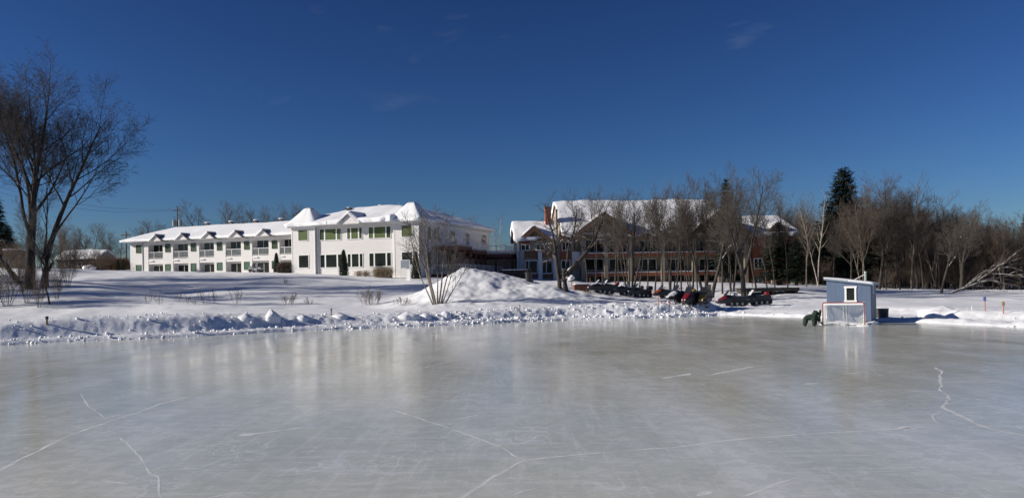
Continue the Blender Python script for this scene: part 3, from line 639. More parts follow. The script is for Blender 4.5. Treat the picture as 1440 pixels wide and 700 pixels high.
# ---------------------------------------------------------------- conifers
def make_conifer(name, seed, H, Wd, z0f, whorls, per, pine=False, mat_=None):
    rg_ = random.Random(seed); e = empty(name, (0, 0, 0))
    MB().tube([(0, 0, -.3), (0, 0, H*.5), (0, 0, H*.98)], [H*.018, H*.011, .02], 7).build('trunk', BARK, e)
    V, Fq = [], []; limbs = []
    for w in range(whorls):
        f = (w+rg_.random()*.7)/whorls; z = H*(z0f+(1-z0f)*f); Rm = Wd*.5*((1-f)**.8 if not pine else (.06+.98*(1-f)**1.05)*(.55+.7*rg_.random()))*1.0+.12
        for k in range(per):
            a = 6.283*(k+rg_.random())/per; L = Rm*rg_.uniform(.6, 1.15); slope = rg_.uniform(-.35, -.05) if not pine else rg_.uniform(.0, .4)
            tip = Vector((math.cos(a)*L, math.sin(a)*L, z+slope*L)); base = Vector((0, 0, z)); limbs.append(([tuple(base), tuple(base.lerp(tip, .5)), tuple(tip)], [.035, .022, .01]))
            nn = max(8, int(L*(30 if not pine else 34)))
            for j in range(nn):
                t = rg_.uniform(.12 if not pine else .30, 1.04)
                q = base.lerp(tip, t) + Vector((rg_.gauss(0, .16+.10*L*(1-t)), rg_.gauss(0, .16+.10*L*(1-t)), rg_.gauss(0, .07 if not pine else .2)))
                d = Vector((math.cos(a+rg_.gauss(0, .7)), math.sin(a+rg_.gauss(0, .7)), rg_.gauss(-.15 if not pine else .3, .4))).normalized(); l = rg_.uniform(.18, .42); wv = Vector((-d.y, d.x, rg_.gauss(0, .5))).normalized()*l*.22
                i = len(V); V += [q-wv, q+wv, q+d*l+wv*.3, q+d*l-wv*.3]; Fq.append((i, i+1, i+2, i+3))
    V1, F1 = tubes(limbs, 4); npmesh('limbs', V1, F1, BARK, e)['kind'] = 'stuff'
    npmesh('crown', np.array([tuple(v) for v in V]), np.array(Fq), mat_ or NEEDLE, e, smooth=False)
    e['h'] = H*1.0; return e
protos['pine'] = make_conifer('white_pine', 81, 16, 7.6, .05, 46, 8, True)
tree_px('pine', 1189, 0, 238, 'tall dark green pine standing above the blue hut', 'dark conifers', .4, Y=100, sxy=1.6)
protos['spruce'] = make_conifer('spruce_tree', 82, 14, 4.2, .10, 42, 8)
tree_px('spruce', 1023, 0, 252, 'dark spruce poking up behind the lodge between two gables', 'dark conifers', .4, Y=108, sxy=.9)
tree_px('spruce', 1096, 0, 312, 'wide dark fir hiding the right gable of the lodge', 'dark conifers', 1.4, Y=98, sxy=2.5)
tree_px('spruce', 1120, 0, 338, 'smaller dark fir right of the wide one', 'dark conifers', 2.4, Y=96, sxy=2.2)
tree_px('spruce', 1176, 0, 300, 'dark fir at the foot of the tall pine', 'dark conifers', 3.4, Y=108, sxy=1.3)
for i, (x, yt, Yq, w_, lb_) in enumerate([(1152, 330, 124, 1.9, 'dark fir deep in the wood left of the hut'), (1210, 322, 130, 1.9, 'dark fir deep in the wood above the stove pipe'), (1258, 334, 138, 2.2, 'dark fir deep in the wood right of the hut'), (1306, 340, 142, 2.2, 'low dark fir far back behind the upright clump'), (1366, 346, 140, 2.4, 'low dark fir far back behind the fallen tree'), (1420, 344, 146, 2.4, 'low dark fir far back near the right edge')]):
    tree_px('spruce', x, 0, yt, lb_, 'dark firs deep in the wood', i*1.1, Y=Yq, sxy=w_)
tree_px('spruce', -6, 0, 276, 'dark evergreen at the left frame edge behind the big trees', 'dark conifers', 4.4, Y=112, sxy=1.8)
tree_px('spruce', 12, 0, 318, 'lower dark evergreen behind the stone hut', 'dark conifers', 5.4, Y=122, sxy=2.0)
tree_px('spruce', 1446, 0, 300, 'dark evergreen at the right frame edge', 'dark conifers', 2., Y=104, sxy=1.2)

# fallen tree with snow on its limbs, far right
c = ground(1336, 413)
fs = [((0, 0, 0), (1.0, -.1, .48), 9.5, .11)]
for i_, (q_, a_, l_) in enumerate([(1.4, 1.0, 4.2), (1.9, .75, 5.0), (2.4, .15, 6.0), (2.7, .9, 3.6), (3.2, -.15, 4.6), (3.6, .65, 4.6), (4.2, .05, 4.6), (4.6, .9, 3.2), (5.2, .35, 4.0), (5.6, -.05, 3.4), (1.0, .3, 5.5)]):
    fs.append(((q_*.9, -.09*q_+.1*(i_ % 3-1), q_*.43), (1, .3*(i_ % 3-1), a_), l_, .04))
fl = make_tree('fallen_tree', 91, fs, P_(n=[9, 6, 5, 3], ang=[28, 32, 34, 36], f0=[.25, .2, .15, .1], len=[.32, .48, .5, .5], trop=[-.04, -.02, .0, .0, .0], rmin=.008, wig=[.08, .12, .12, .13, .13]), bark=WBARK, twig=RTWIG, snow_lv=[0, 1], snow_p=.75, thick=2)
put('lean', c+Vector((-.6, .5, 0)), 7.5, R(-10), 'dark leaning trunk just left of the fallen snowy limbs', G2)
fl.location = c; tag(fl, 'fallen tree with snow along its limbs at the right edge of the wood', 'fallen tree')

# shrubs on the slope
def shrub(px, py, hpx, wpx, label, seed, stems=18, m=None, group='bare shrubs on the snow slope', fine=True, name='bare_shrub'):
    c = ground(px, py); s = c.y/F; H, Wd = hpx*s, wpx*s; rg_ = random.Random(seed); st = []
    for i in range(stems):
        a = rg_.uniform(0, 6.283); q = rg_.random()**.6*Wd*.28
        st.append(((math.cos(a)*q, math.sin(a)*q*.7, -.15), (math.cos(a)*rg_.uniform(.05, .55), math.sin(a)*rg_.uniform(.05, .5), 1), H*rg_.uniform(.55, 1.0), max(.008, H*.008)))
    br = gen_branches(rg_, st, P_(seg=[5, 4, 3], n=[6, 4], f0=[.3, .15], ang=[30, 34], len=[.45, .5], rmin=.0065, trop=[.04, .05, .03], wig=[.1, .13, .15], ref=[1, .5, .3]))
    e = empty(name, c, 0, label, 'shrub', group)
    V1, F1 = tubes(br[0], 4); npmesh('stems', V1, F1, m or TWIG, e)
    V2, F2 = tubes(br[1]+br.get(2, []), 3); npmesh('twigs', V2, F2, m or TWIG, e, smooth=False)
shrub(521, 428, 27, 42, 'wide tan twiggy bush at the foot of the slope', 1, 26, RTWIG)
shrub(565, 428, 14, 36, 'low tan bush right of the wide twiggy one', 2, 16, RTWIG)
shrub(404, 428, 20, 24, 'small tan bush above the tall pointed snow lump', 3, 16, RTWIG)
shrub(434, 428, 14, 16, 'faint little bush right of the small tan one', 4, 8, RTWIG)
shrub(333, 427, 26, 16, 'dark bare bush with one upright stem on the slope', 5, 7)
shrub(403, 399, 12, 10, 'tiny bush high on the slope below the hotel', 6, 7)
for i, (x, y, hh) in enumerate([(226, 429, 24), (249, 425, 22), (262, 427, 20), (208, 428, 24), (288, 427, 26), (304, 426, 24), (275, 428, 14)]):
    shrub(x, y, hh, 8, ['%s thin bare sapling from the left on the open slope' % w for w in ('second', 'third', 'fourth', 'leftmost', 'sixth', 'seventh', 'fifth, shortest,')][i], 20+i, 4, None, 'thin saplings on the open slope', name='bare_sapling')
# many-stemmed grey shrub tree in front of the big snow heap
c = ground(614, 427); s = c.y/F; rg2 = random.Random(4); st = []
for dxp, hp in [(-26, 104), (-17, 72), (-10, 96), (-4, 108), (4, 106), (12, 98), (22, 70), (34, 74), (40, 58)]:
    st.append(((dxp*.25*s*rg2.uniform(.5, 1), rg2.uniform(-.25, .25), -.2), (dxp/62., rg2.uniform(-.2, .2), 1), hp*s*1.18, .085*rg2.uniform(.6, 1.1)))
ms = make_tree('bare_shrub', 101, st, P_(n=[11, 8, 5], seg=[8, 6, 4, 3], ang=[32, 34, 36], f0=[.35, .2, .15], len=[.48, .5, .5], trop=[.02, .05, .04, .03], wig=[.05, .09, .12, .15], rmin=.0075, ref=[1, 2, 1]), bark=mat('grey_bark', (.17, .14, .11), .85, (.26, .22, .18), 4., stretch=(1, 1, .3), bump=.3), thick=1)
ms.location = c; tag(ms, 'many-stemmed grey-brown bare shrub left of the big snow heap', 'shrub')

# ------------------------------------------------------------------ buildings: frames and converters
class Frame:
    def __init__(s, px, Y, deg, base):
        a, _ = ratios(px, 390); s.x0, s.y0, s.th = a*Y, Y, R(deg); s.c, s.s = math.cos(s.th), math.sin(s.th); s.base = base
    def x(s, px, t=0., py=350):
        u, _ = ratios(px, py)
        return (u*(s.y0+t*s.c) - s.x0 + t*s.s)/(s.c-u*s.s)
    def z(s, px, py, t=0.):
        xl = s.x(px, t, py); Y = s.y0+xl*s.s+t*s.c; return CAMZ+ratios(px, py)[1]*Y
    def tt(s, px, xl, py=350):      # local depth where a sight line meets the plane x = xl
        u, _ = ratios(px, py)
        return (u*(s.y0+xl*s.s) - s.x0 - xl*s.c)/(-s.s-u*s.c)
def roof_snow(zf, x0, x1, y0, y1, th, name, parent, base, seed=0, nx=60, ny=24, drop=.12, wob=.10, amp=.12):
    gx, gy = np.meshgrid(np.linspace(0, 1, nx), np.linspace(0, 1, ny))
    X = x0+(x1-x0)*gx; Y = y0+(y1-y0)*gy
    X = X + wob*(fbm(Y*.9+seed, X*.3, seed, 2)-.5)*2*(np.abs(gx-.5)*2)**6
    Y = Y + wob*(fbm(X*.8+seed, Y*.3, seed+1, 2)-.5)*2*(np.abs(gy-.5)*2)**6
    d = np.minimum(np.minimum(X-X.min(), X.max()-X), np.minimum(Y-Y.min(), Y.max()-Y)); d = np.maximum(d, 0)
    tk = th*(.45+.55*(1-np.exp(-d/.18)))*(1+amp*3*(fbm(X*.35, Y*.35, seed+4, 3)-.5))
    Z = zf(X, Y)+tk
    V = np.stack([X, Y, Z-base], -1).reshape(-1, 3); Fq = grid(nx, ny)
    i = np.arange(nx*ny).reshape(ny, nx); loop = np.concatenate([i[0, :-1], i[:-1, -1], i[-1, :0:-1], i[:0:-1, 0]])
    sk = V[loop].copy(); xs, ys = sk[:, 0], sk[:, 1]; sk[:, 2] = zf(xs, ys)-base-drop+.0
    ccx, ccy = (x0+x1)/2, (y0+y1)/2; sk[:, 0] += np.sign(ccx-xs)*.10; sk[:, 1] += np.sign(ccy-ys)*.10
    n0 = len(V); m = len(loop); k = np.arange(m); kn = (k+1) % m
    F2 = np.stack([loop[k], n0+k, n0+kn, loop[kn]], -1)
    return npmesh(name, np.concatenate([V, sk]), np.concatenate([Fq, F2]), RSNOW, parent)

# ------------------------------------------------------------------ white hotel
HB = 3.0
H = Frame(590, 100., -20., HB)
hotel = empty('white_hotel', (H.x0, H.y0, HB), H.th, 'long white two-storey hotel with snowy turret roofs and green windows', 'hotel')
def hb(m, name, mt, parent=None, **k): return m.build(name, mt, parent or hotel, z0=HB, **k)
XL = H.x(410)                               # left edge of the central block
zE = H.z(500, 315)                           # eave height
xTL, xTR = H.x(443), H.x(554)
DB = 24.
hb(MB().box(XL+.02, 0, .35, DB, 2.5, zE), 'wall', WHITE)
hb(MB().box(XL, xTL, 0, 3.4, 2.5, zE+.003), 'turret', WHITE); hb(MB().box(xTR, .02, 0, 3.4, 2.5, H.z(575, 310)), 'turret', WHITE)
def window(fr, bz, parent, px0, px1, py0, py1, y, frame, pane, mull=(), fw=.09, sill=True, build=None, t=None, proud=.05):
    """front window given by its pixel box, on the plane y (local depth)"""
    xm, ym = (px0+px1)/2, (py0+py1)/2
    x0, x1 = fr.x(px0, y, ym), fr.x(px1, y, ym); z0, z1 = fr.z(xm, py1, y), fr.z(xm, py0, y)
    f = MB(); f.box(x0-fw, x0, y-proud, y+.02, z0-fw, z1+fw); f.box(x1, x1+fw, y-proud, y+.02, z0-fw, z1+fw)
    f.box(x0, x1, y-proud, y+.02, z1, z1+fw); f.box(x0, x1, y-proud-.03, y+.02, z0-fw, z0)
    w = f.build('window', frame, parent, z0=bz)
    MB().box(x0, x1, y-.012, y+.01, z0, z1).build('pane', pane, w, z0=bz)
    for q in mull:
        xq = x0+(x1-x0)*q; MB().box(xq-.05, xq+.05, y-proud+.006, y-.004, z0, z1).build('mullion', TRIM, w, z0=bz)
    return w, (x0, x1, z0, z1)
def multi(px0, px1, py0, py1, panes, mats, y=.35):
    """a window with vertical panes given by fractions"""
    xm, ym = (px0+px1)/2, (py0+py1)/2
    x0, x1 = H.x(px0, y, ym), H.x(px1, y, ym); z0, z1 = H.z(xm, py1, y), H.z(xm, py0, y); fw = .08
    f = MB(); f.box(x0-fw, x0, y-.05, y+.02, z0-fw, z1+fw); f.box(x1, x1+fw, y-.05, y+.02, z0-fw, z1+fw)
    f.box(x0, x1, y-.05, y+.02, z1, z1+fw); f.box(x0, x1, y-.08, y+.02, z0-fw, z0)
    w = hb(f, 'window', TRIM)
    for (a, b), mt in zip(panes, mats):
        xa, xb = x0+(x1-x0)*a, x0+(x1-x0)*b
        g = MB(); e = .035; g.box(xa, xa+e, y-.04, y-.003, z0, z1); g.box(xb-e, xb, y-.04, y-.003, z0, z1); g.box(xa+e, xb-e, y-.04, y-.003, z0, z0+e); g.box(xa+e, xb-e, y-.04, y-.003, z1-e, z1)
        hb(g, 'sash', GREEN, w)
        hb(MB().box(xa+e, xb-e, y-.014, y+.01, z0+e, z1-e), 'pane', mt, w)
    for (a, b), (c_, d_) in zip(panes[:-1], panes[1:]):
        hb(MB().box(x0+(x1-x0)*b, x0+(x1-x0)*c_, y-.05, y-.002, z0, z1), 'mullion', TRIM, w)
T3 = [(0, .20), (.26, .76), (.82, 1)]
BL = mat('green_blind_dark', (.030, .05, .016), .3, (.04, .065, .02), 3.)
multi(450, 479.5, 322, 337.2, T3, [BL, BLIND, BLIND]); multi(488.5, 509, 320.5, 335.7, [(0, .2), (.28, .74), (.82, 1)], [BLIND, BLIND, BL]); multi(518.8, 549.3, 319, 334.5, T3, [BLIND, BLIND, BL])
multi(451, 481, 358, 375.8, T3, [GLASS]*3); multi(489.3, 510, 357, 375, [(0, .2), (.28, .74), (.82, 1)], [GLASS]*3); multi(519.7, 550, 355.8, 374, T3, [GLASS]*3)
for (a, b, c_, d_, mt) in ((419.8, 433, 323.5, 338, BLIND), (565, 579.5, 317, 332.5, BLIND), (420.6, 434, 359, 376.3, GLASS), (565.5, 580, 354.5, 372, GLASS)):
    multi(a, b, c_, d_, [(0, 1)], [mt], y=0.)
# corner boards and downpipes
for xq in (XL, xTL-.12, xTR, -.12): hb(MB().box(xq, xq+.14, -.03, -.003, 2.5, zE-.05), 'corner_board', TRIM)
hb(MB().tube([(xTL+.25, .28, 2.6), (xTL+.25, .28, zE-.1)], .06, 6), 'downpipe', TRIM); hb(MB().tube([(xTR-.2, .28, 2.6), (xTR-.2, .28, zE-.1)], .06, 6), 'downpipe', TRIM)
# main roof
zR = H.z(520, 293, 9.)
ov = .7
def zmain(x, y):
    q = np.minimum(np.minimum(y+ov, DB+ov-y)*.36, np.minimum(x-XL+ov, ov+.4-x)*.36)
    return zE+.12+np.minimum(np.maximum(q, 0), zR-zE-.45)
def solid_from(zf, x0, x1, y0, y1, zb, nx=24, ny=24):
    gx, gy = np.meshgrid(np.linspace(x0, x1, nx), np.linspace(y0, y1, ny)); Z = zf(gx, gy)
    V = np.stack([gx, gy, Z-HB], -1).reshape(-1, 3); Vb = V.copy(); Vb[:, 2] = zb-HB; n = len(V); g = grid(nx, ny)
    i = np.arange(n).reshape(ny, nx); loop = np.concatenate([i[0, :-1], i[:-1, -1], i[-1, :0:-1], i[:0:-1, 0]]); k = np.arange(len(loop)); kn = (k+1) % len(loop)
    return np.concatenate([V, Vb]), np.concatenate([g, g[:, ::-1]+n, np.stack([loop[k], loop[k]+n, loop[kn]+n, loop[kn]], -1)])
V_, F_ = solid_from(zmain, XL-.35, .35, -ov, DB+ov, zE); rf = npmesh('roof', V_, F_, SOFFIT, hotel, smooth=False)
roof_snow(zmain, XL-.5, .5, -ov-.15, DB+ov, .30, 'roof_snow', rf, HB, 3, 80, 70, .12, .22, .3)
# swollen cornice of snow, right of the little gable
xa, xb = H.x(511), H.x(557)
def zcor(x, y): return zE+.30+.18*(y+1.)
roof_snow(zcor, xa, xb, -1.35, 2.2, .55, 'roof_snow', rf, HB, 9, 50, 20, .2, .25, .4)
xa2, xb2 = H.x(444), H.x(489)
roof_snow(lambda x, y: zE+.15+.22*(y+1.), xa2, xb2, -1.05, 2.5, .42, 'roof_snow', rf, HB, 19, 50, 20, .12, .2, .4)
# small central gable
xg, zg = H.x(497, 0, 300), H.z(497, 300.0, -1.2); xg0, xg1 = H.x(482), H.x(513.5)
hb(MB().prism([(xg0+.2, zE-.05), (xg1-.2, zE-.05), (xg, zg-.12)], -1.2, 3.5), 'gable', WHITE)
for sgn, xe in ((-1, xg0), (1, xg1)):
    m = MB(); m.hexa([(xg, -1.5, zg), (xe, -1.5, zE+.02), (xe, 4, zE+.02), (xg, 4, zg), (xg, -1.5, zg+.16), (xe+sgn*.12, -1.5, zE+.16), (xe+sgn*.12, 4, zE+.16), (xg, 4, zg+.16)]); g_ = hb(m, 'gable_roof', TRIM)
def zgab(x, y): return zg+.14-(zg-zE)*np.abs(x-xg)/((xg1-xg0)*.5)
roof_snow(zgab, xg0-.1, xg1+.1, -1.4, 5, .26, 'roof_snow', rf, HB, 29, 30, 20, .08, .1, .3)
# turret roofs: bell-cast pyramids with flat caps
def turret(x0, x1, px_top, py_top, ze, seed, capw):
    xc = H.x(px_top, 1.7, py_top); zt = H.z(px_top, py_top, 1.7); cy = 1.7
    m = MB(); mcap = MB(); prof = [(0, 0), (.05, .07), (.2, .17), (.45, .42), (.75, .76), (.95, .97), (1, 1)]
    Vv = []; rg_ = random.Random(seed); n = 10
    hx0, hx1, hy0, hy1 = x0-.75, x1+.75, -.8, 4.1
    rings = []
    for t_, f in prof:
        a = 1-f; ring = []
        X0, X1 = xc-capw+(hx0-xc+capw)*(1-t_)**1.0, xc+capw+(hx1-xc-capw)*(1-t_); Y0, Y1 = cy-capw+(hy0-cy+capw)*(1-t_), cy+capw+(hy1-cy-capw)*(1-t_)
        for (p, q) in (((X0, Y0), (X1, Y0)), ((X1, Y0), (X1, Y1)), ((X1, Y1), (X0, Y1)), ((X0, Y1), (X0, Y0))):
            for k in range(n):
                w = k/n; xx, y2 = p[0]+(q[0]-p[0])*w, p[1]+(q[1]-p[1])*w
                # round the corners a little
                d = math.hypot(xx-xc, y2-cy); md = max(abs(X1-X0), abs(Y1-Y0))*.5*1.33
                if d > md: xx, y2 = xc+(xx-xc)*md/d, cy+(y2-cy)*md/d
                ring.append((xx+rg_.uniform(-.03, .03), y2+rg_.uniform(-.03, .03), ze+.12+(zt-ze-.12)*f+rg_.uniform(-.03, .03)))
        rings.append(ring)
    low = [(x_, y_, ze-.08) for x_, y_, _ in rings[0]]; rings = [[(xc+(x_-xc)*.93, cy+(y_-cy)*.93, ze-.05) for x_, y_, _ in rings[0]]]+rings
    for r_ in rings: m.v += r_
    nn = 4*n
    for k in range(len(rings)-1):
        for j in range(nn): m.f.append((k*nn+j, k*nn+(j+1) % nn, (k+1)*nn+(j+1) % nn, (k+1)*nn+j))
    m.f.append(tuple((len(rings)-1)*nn+j for j in range(nn)))
    r_ = hb(MB().box(x0-.55, x1+.55, -.55, 3.95, ze-.22, ze-.04), 'turret_roof', TRIM)
    hb(m, 'roof_snow', RSNOW, r_, smooth=True)
    hb(MB().box(xc-capw*.9, xc+capw*.9, cy-capw*.9, cy+capw*.9, zt-.02, zt+.10), 'roof_cap', mat('cap_grey', (.25, .24, .23), .6), r_)
turret(XL, xTL, 435, 293.5, H.z(425, 317.5), 5, .42); turret(xTR, 0, 580, 285.5, H.z(575, 310), 6, .45)
# dark cone flank seen right of the turret
for (px, py, y_, w_) in ((490.5, 298, 5., .42), (535, 294.5, 7., .45), (557, 298, 7., .35)):
    xq = H.x(px, y_, py); zq = zmain(np.array([xq]), np.array([y_]))[0]; zt_ = H.z(px, py-5.5, y_)
    v_ = hb(MB().box(xq-w_*.5, xq+w_*.5, y_-w_*.5, y_+w_*.5, zq, zt_-.25), 'roof_vent', BLACK)
    hb(MB().box(xq-w_*.85, xq+w_*.85, y_-w_*.85, y_+w_*.85, zt_-.25, zt_), 'vent_hood', BLACK, v_); hb(MB().ball((xq, y_, zt_+.02), (w_*.7, w_*.7, .12)), 'vent_snow', RSNOW, v_)
xq = H.x(558.5, 7., 290); hb(MB().tube([(xq, 7.5, zE+1), (xq, 7.5, H.z(558.5, 283, 7.))], .03, 5), 'mast', METAL)

# left wing with recessed balconies
WY, RD = 4.0, .7                       # facade plane, recess depth
xW0, xW1 = H.x(183, WY), XL+.02
zWE = H.z(300, 336, WY); zF2 = H.z(300, 361.3, WY)      # eave; balcony floor
zBot = 2.5
bays = [(208.5, 229), (243.2, 264.5), (280, 301), (317.2, 339), (354.5, 378), (393, 411)]
bx = [(H.x(a, WY, 355), min(H.x(b, WY, 355), xW1-.01)) for a, b in bays]
edges = [xW0]+[q for b in bx for q in b]+[xW1]
hb(MB().box(xW0+.05, xW1-.02, WY+RD, WY+12, zBot, zWE), 'wall', WHITE)
for k in range(0, len(edges)-1, 2):
    if edges[k+1]-edges[k] > .1: hb(MB().box(edges[k], edges[k+1], WY, WY+RD-.002, zBot, zWE-.01), 'pier', WHITE)
for (a, b) in bx:
    s_ = hb(MB().box(a, b, WY+.05, WY+RD-.004, zF2-.75, zF2), 'balcony', WHITE)
    hb(MB().box(a, b, WY+.0, WY+RD-.004, zWE-.5, zWE-.02), 'lintel', SOFFIT)
    rl = MB(); hr = 1.05; rl.box(a, b, WY+.06, WY+.12, zF2+hr-.06, zF2+hr); rl.box(a, b, WY+.06, WY+.12, zF2+.08, zF2+.13)
    for q in (0, .36, .98): rl.box(a+(b-a)*q, a+(b-a)*q+.06, WY+.055, WY+.125, zF2, zF2+hr-.003)
    hb(rl, 'railing', TRIM, s_)
    for (q0, q1) in ((.035, .355), (.395, .975)): hb(MB().box(a+(b-a)*q0, a+(b-a)*q1, WY+.08, WY+.095, zF2+.135, zF2+hr-.065), 'rail_panel', mat('smoky_panel', (.10, .11, .11), .15, (.15, .16, .16), 1.5), s_)
    hb(MB().box(a+.05, a+(b-a)*.34, WY-.12, WY+.04, zF2-.32, zF2-.20), 'ledge', RSNOW, s_)
    for zl, zh in ((zF2+.1, zF2+2.15), (zF2-2.75, zF2-.95)):
        w_ = hb(MB().box(a+.35, b-.2, WY+RD-.06, WY+RD-.005, zl, zh), 'window', TRIM)
        mid = (a+b)*.5+.08
        for (p, q) in ((a+.42, mid-.04), (mid+.04, b-.27)): hb(MB().box(p, q, WY+RD-.075, WY+RD-.064, zl+.07, zh-.07), 'pane', GLASS, w_)
for px in (195, 236, 272, 308.7, 347, 386):
    for (py0, py1) in ((344.8-(px-195)*.033, 355.3-(px-195)*.033), (373-(px-195)*.03, 383-(px-195)*.03)):
        window(H, HB, hotel, px-3.2, px+3.4, py0, py1, WY, GREEN, BL if py0 < 360 else GREEN, fw=.06)
# wing roof
zWR = H.z(330, 316, WY+6.5)
xH0 = xW0-.9
def zwing(x, y):
    q = np.minimum((y-WY+.9)*.42, (WY+13-y)*.42); q = np.minimum(q, (x-xH0)*.36)
    return zWE+.1+np.clip(q, 0, zWR-zWE-.5)
V_, F_ = solid_from(zwing, xH0, xW1, WY-.9, WY+13, zWE+.02, 40, 20); wr_ = npmesh('roof', V_, F_, SOFFIT, hotel, smooth=False)
roof_snow(zwing, xH0-.1, xW1+.1, WY-1.05, WY+13, .30, 'roof_snow', wr_, HB, 33, 150, 50, .06, .12, .18)
for px in (229, 265.5, 302, 340.5, 379):
    xc = H.x(px-2, WY, 335); gw = .95; zb = zWE-.0
    g_ = hb(MB().prism([(xc-gw, zb), (xc+gw, zb), (xc, zb+.80)], WY-1.12, WY+1.6), 'gablet', WHITE)
    for sgn in (-1, 1):
        m = MB(); m.hexa([(xc, WY-1.35, zb+.83), (xc+sgn*(gw+.3), WY-1.35, zb-.1), (xc+sgn*(gw+.3), WY+3, zb-.1), (xc, WY+3, zb+.83), (xc, WY-1.35, zb+.95), (xc+sgn*(gw+.36), WY-1.35, zb+.04), (xc+sgn*(gw+.36), WY+3, zb+.04), (xc, WY+3, zb+.95)])
        hb(m, 'gablet_roof', TRIM if sgn < 0 else mat('shingle_grey', (.13, .12, .12), .8, (.2, .19, .19), 5.), g_)
    hb(MB().hexa([(xc-gw-.2, WY-1.2, zb+.04), (xc-.05, WY-1.2, zb+.90), (xc-.05, WY+3, zb+.90), (xc-gw-.2, WY+3, zb+.04), (xc-gw-.3, WY-1.2, zb+.30), (xc-.1, WY-1.2, zb+1.08), (xc-.1, WY+3, zb+1.08), (xc-gw-.3, WY+3, zb+.35)]), 'roof_snow', RSNOW, g_)
for px in (291.5, 325, 360, 395.5):
    y_ = WY+6.5; xq = H.x(px, y_, 312); zq = zWR-.35
    v_ = hb(MB().box(xq-.3, xq+.3, y_-.3, y_+.3, zq, zq+.85), 'roof_vent', BLACK); hb(MB().ball((xq, y_, zq+.88), (.42, .42, .14)), 'vent_snow', RSNOW, v_)
hb(MB().tube([(H.x(201, WY, 360), WY-.06, 3), (H.x(201, WY, 360), WY-.06, zWE)], .05, 6), 'downpipe', GREYP)

# right flank: windows and stepped decks on red posts
def side_window(t0, t1, z0, z1, pane, frame=TRIM):
    fw = .08; m = MB(); m.box(-.02, .06, t0-fw, t0, z0-fw, z1+fw); m.box(-.02, .06, t1, t1+fw, z0-fw, z1+fw); m.box(-.02, .06, t0, t1, z1, z1+fw); m.box(-.02, .09, t0, t1, z0-fw, z0)
    w = hb(m, 'window', frame); hb(MB().box(0.001, .02, t0, t1, z0, z1), 'pane', pane, w)
for (pa, pb, z0, z1, g_) in ((601, 606, 8.4, 10.0, BLIND), (610.5, 613.5, 8.4, 10.0, GLASS), (614.5, 617, 8.4, 10.0, GLASS), (601, 606, 4.9, 6.8, GLASS), (634, 640, 7.8, 9.9, GLASS), (655, 660, 7.8, 9.9, GLASS), (677, 683, 8.6, 10, GLASS), (627, 634, 4.4, 6.6, REDBR), (640, 646, 4.9, 6.6, GLASS)):
    side_window(H.tt(pa, 0), H.tt(pb, 0), z0, z1, g_)
def deck(x0, x1, y0, y1, zf, rail_sides, posts, label):
    d = hb(MB().box(x0, x1, y0, y1, zf-.12, zf), 'deck', GREYP)
    hb(MB().box(x0, x1-.05, y0+.05, y1, zf-.55, zf-.125), 'deck_beam', REDBR, d)
    if zf > 6: roof_snow(lambda x, y: zf+0*x, x0+.3, x1-.2, y0+.2, y1-.2, .12, 'deck_snow', d, HB, 77, 14, 14, .0, .05)
    for (ax, ay, bx_, by) in rail_sides:
        L_ = math.hypot(bx_-ax, by-ay); n = max(2, int(L_/1.5)); r_ = MB()
        r_.tube([(ax, ay, zf+1.08), (bx_, by, zf+1.08)], .04, 4); r_.tube([(ax, ay, zf+.1), (bx_, by, zf+.1)], .03, 4)
        for k in range(n+1): r_.tube([(ax+(bx_-ax)*k/n, ay+(by-ay)*k/n, zf), (ax+(bx_-ax)*k/n, ay+(by-ay)*k/n, zf+1.1)], .045, 4)
        nb = int(L_/.16)
        for k in range(nb): r_.tube([(ax+(bx_-ax)*(k+.5)/nb, ay+(by-ay)*(k+.5)/nb, zf+.1), (ax+(bx_-ax)*(k+.5)/nb, ay+(by-ay)*(k+.5)/nb, zf+1.06)], .014, 3, False)
        hb(r_, 'railing', TRIM, d)
    for (x_, y_) in posts: hb(MB().box(x_-.11, x_+.11, y_-.11, y_+.11, 2.5, zf-.56), 'post', REDBR, d)
    return d
xA = H.x(645, 4.7, 343); xC = H.x(711, 14.5, 355)
deck(.02, xA, 4.7, 9.2, 7.70, [(.1, 4.75, xA-.05, 4.75), (xA-.05, 4.8, xA-.05, 9.1)], [(.3, 4.9), (1.7, 4.9), (xA-.2, 4.9), (xA-.2, 7), (xA-.2, 9)], '')
deck(.02, xA+.03, 9.25, 14.5, 7.30, [(xA-.05, 9.3, xA-.05, 14.4)], [(xA-.2, 10.9), (xA-.2, 12.8), (xA-.2, 14.3)], '')
deck(.02, xC, 14.55, 21.5, 6.90, [(xA, 14.6, xC-.05, 14.6), (xC-.05, 14.7, xC-.05, 21.3)], [(xA+1.2, 14.8), (xC-.3, 14.8), (xC-.3, 18)], '')
te = deck(.03, xA+.9, 3.2, 21.4, 4.05, [(.2, 3.3, xA+.8, 3.3), (xA+.8, 3.4, xA+.8, 21.2)], [], '')
hb(MB().box(.05, xA+.85, 3.3, 21.3, 2.2, 3.49), 'terrace_base', STONE, te)
# white annex facing the lake between hotel and lodge
xN = H.x(727, 21.6, 360); zN = H.z(727, 353.5, 21.6)
an = hb(MB().box(.03, xN, 21.6, 30, 2.0, zN), 'annex', WHITE); hb(MB().box(-.1, xN+.12, 21.45, 30.1, zN, zN+.18), 'parapet', TRIM, an)
roof_snow(lambda x, y: zN+.15+0*x, 0, xN+.1, 21.5, 30, .14, 'roof_snow', an, HB, 55, 20, 16, .0, .05)

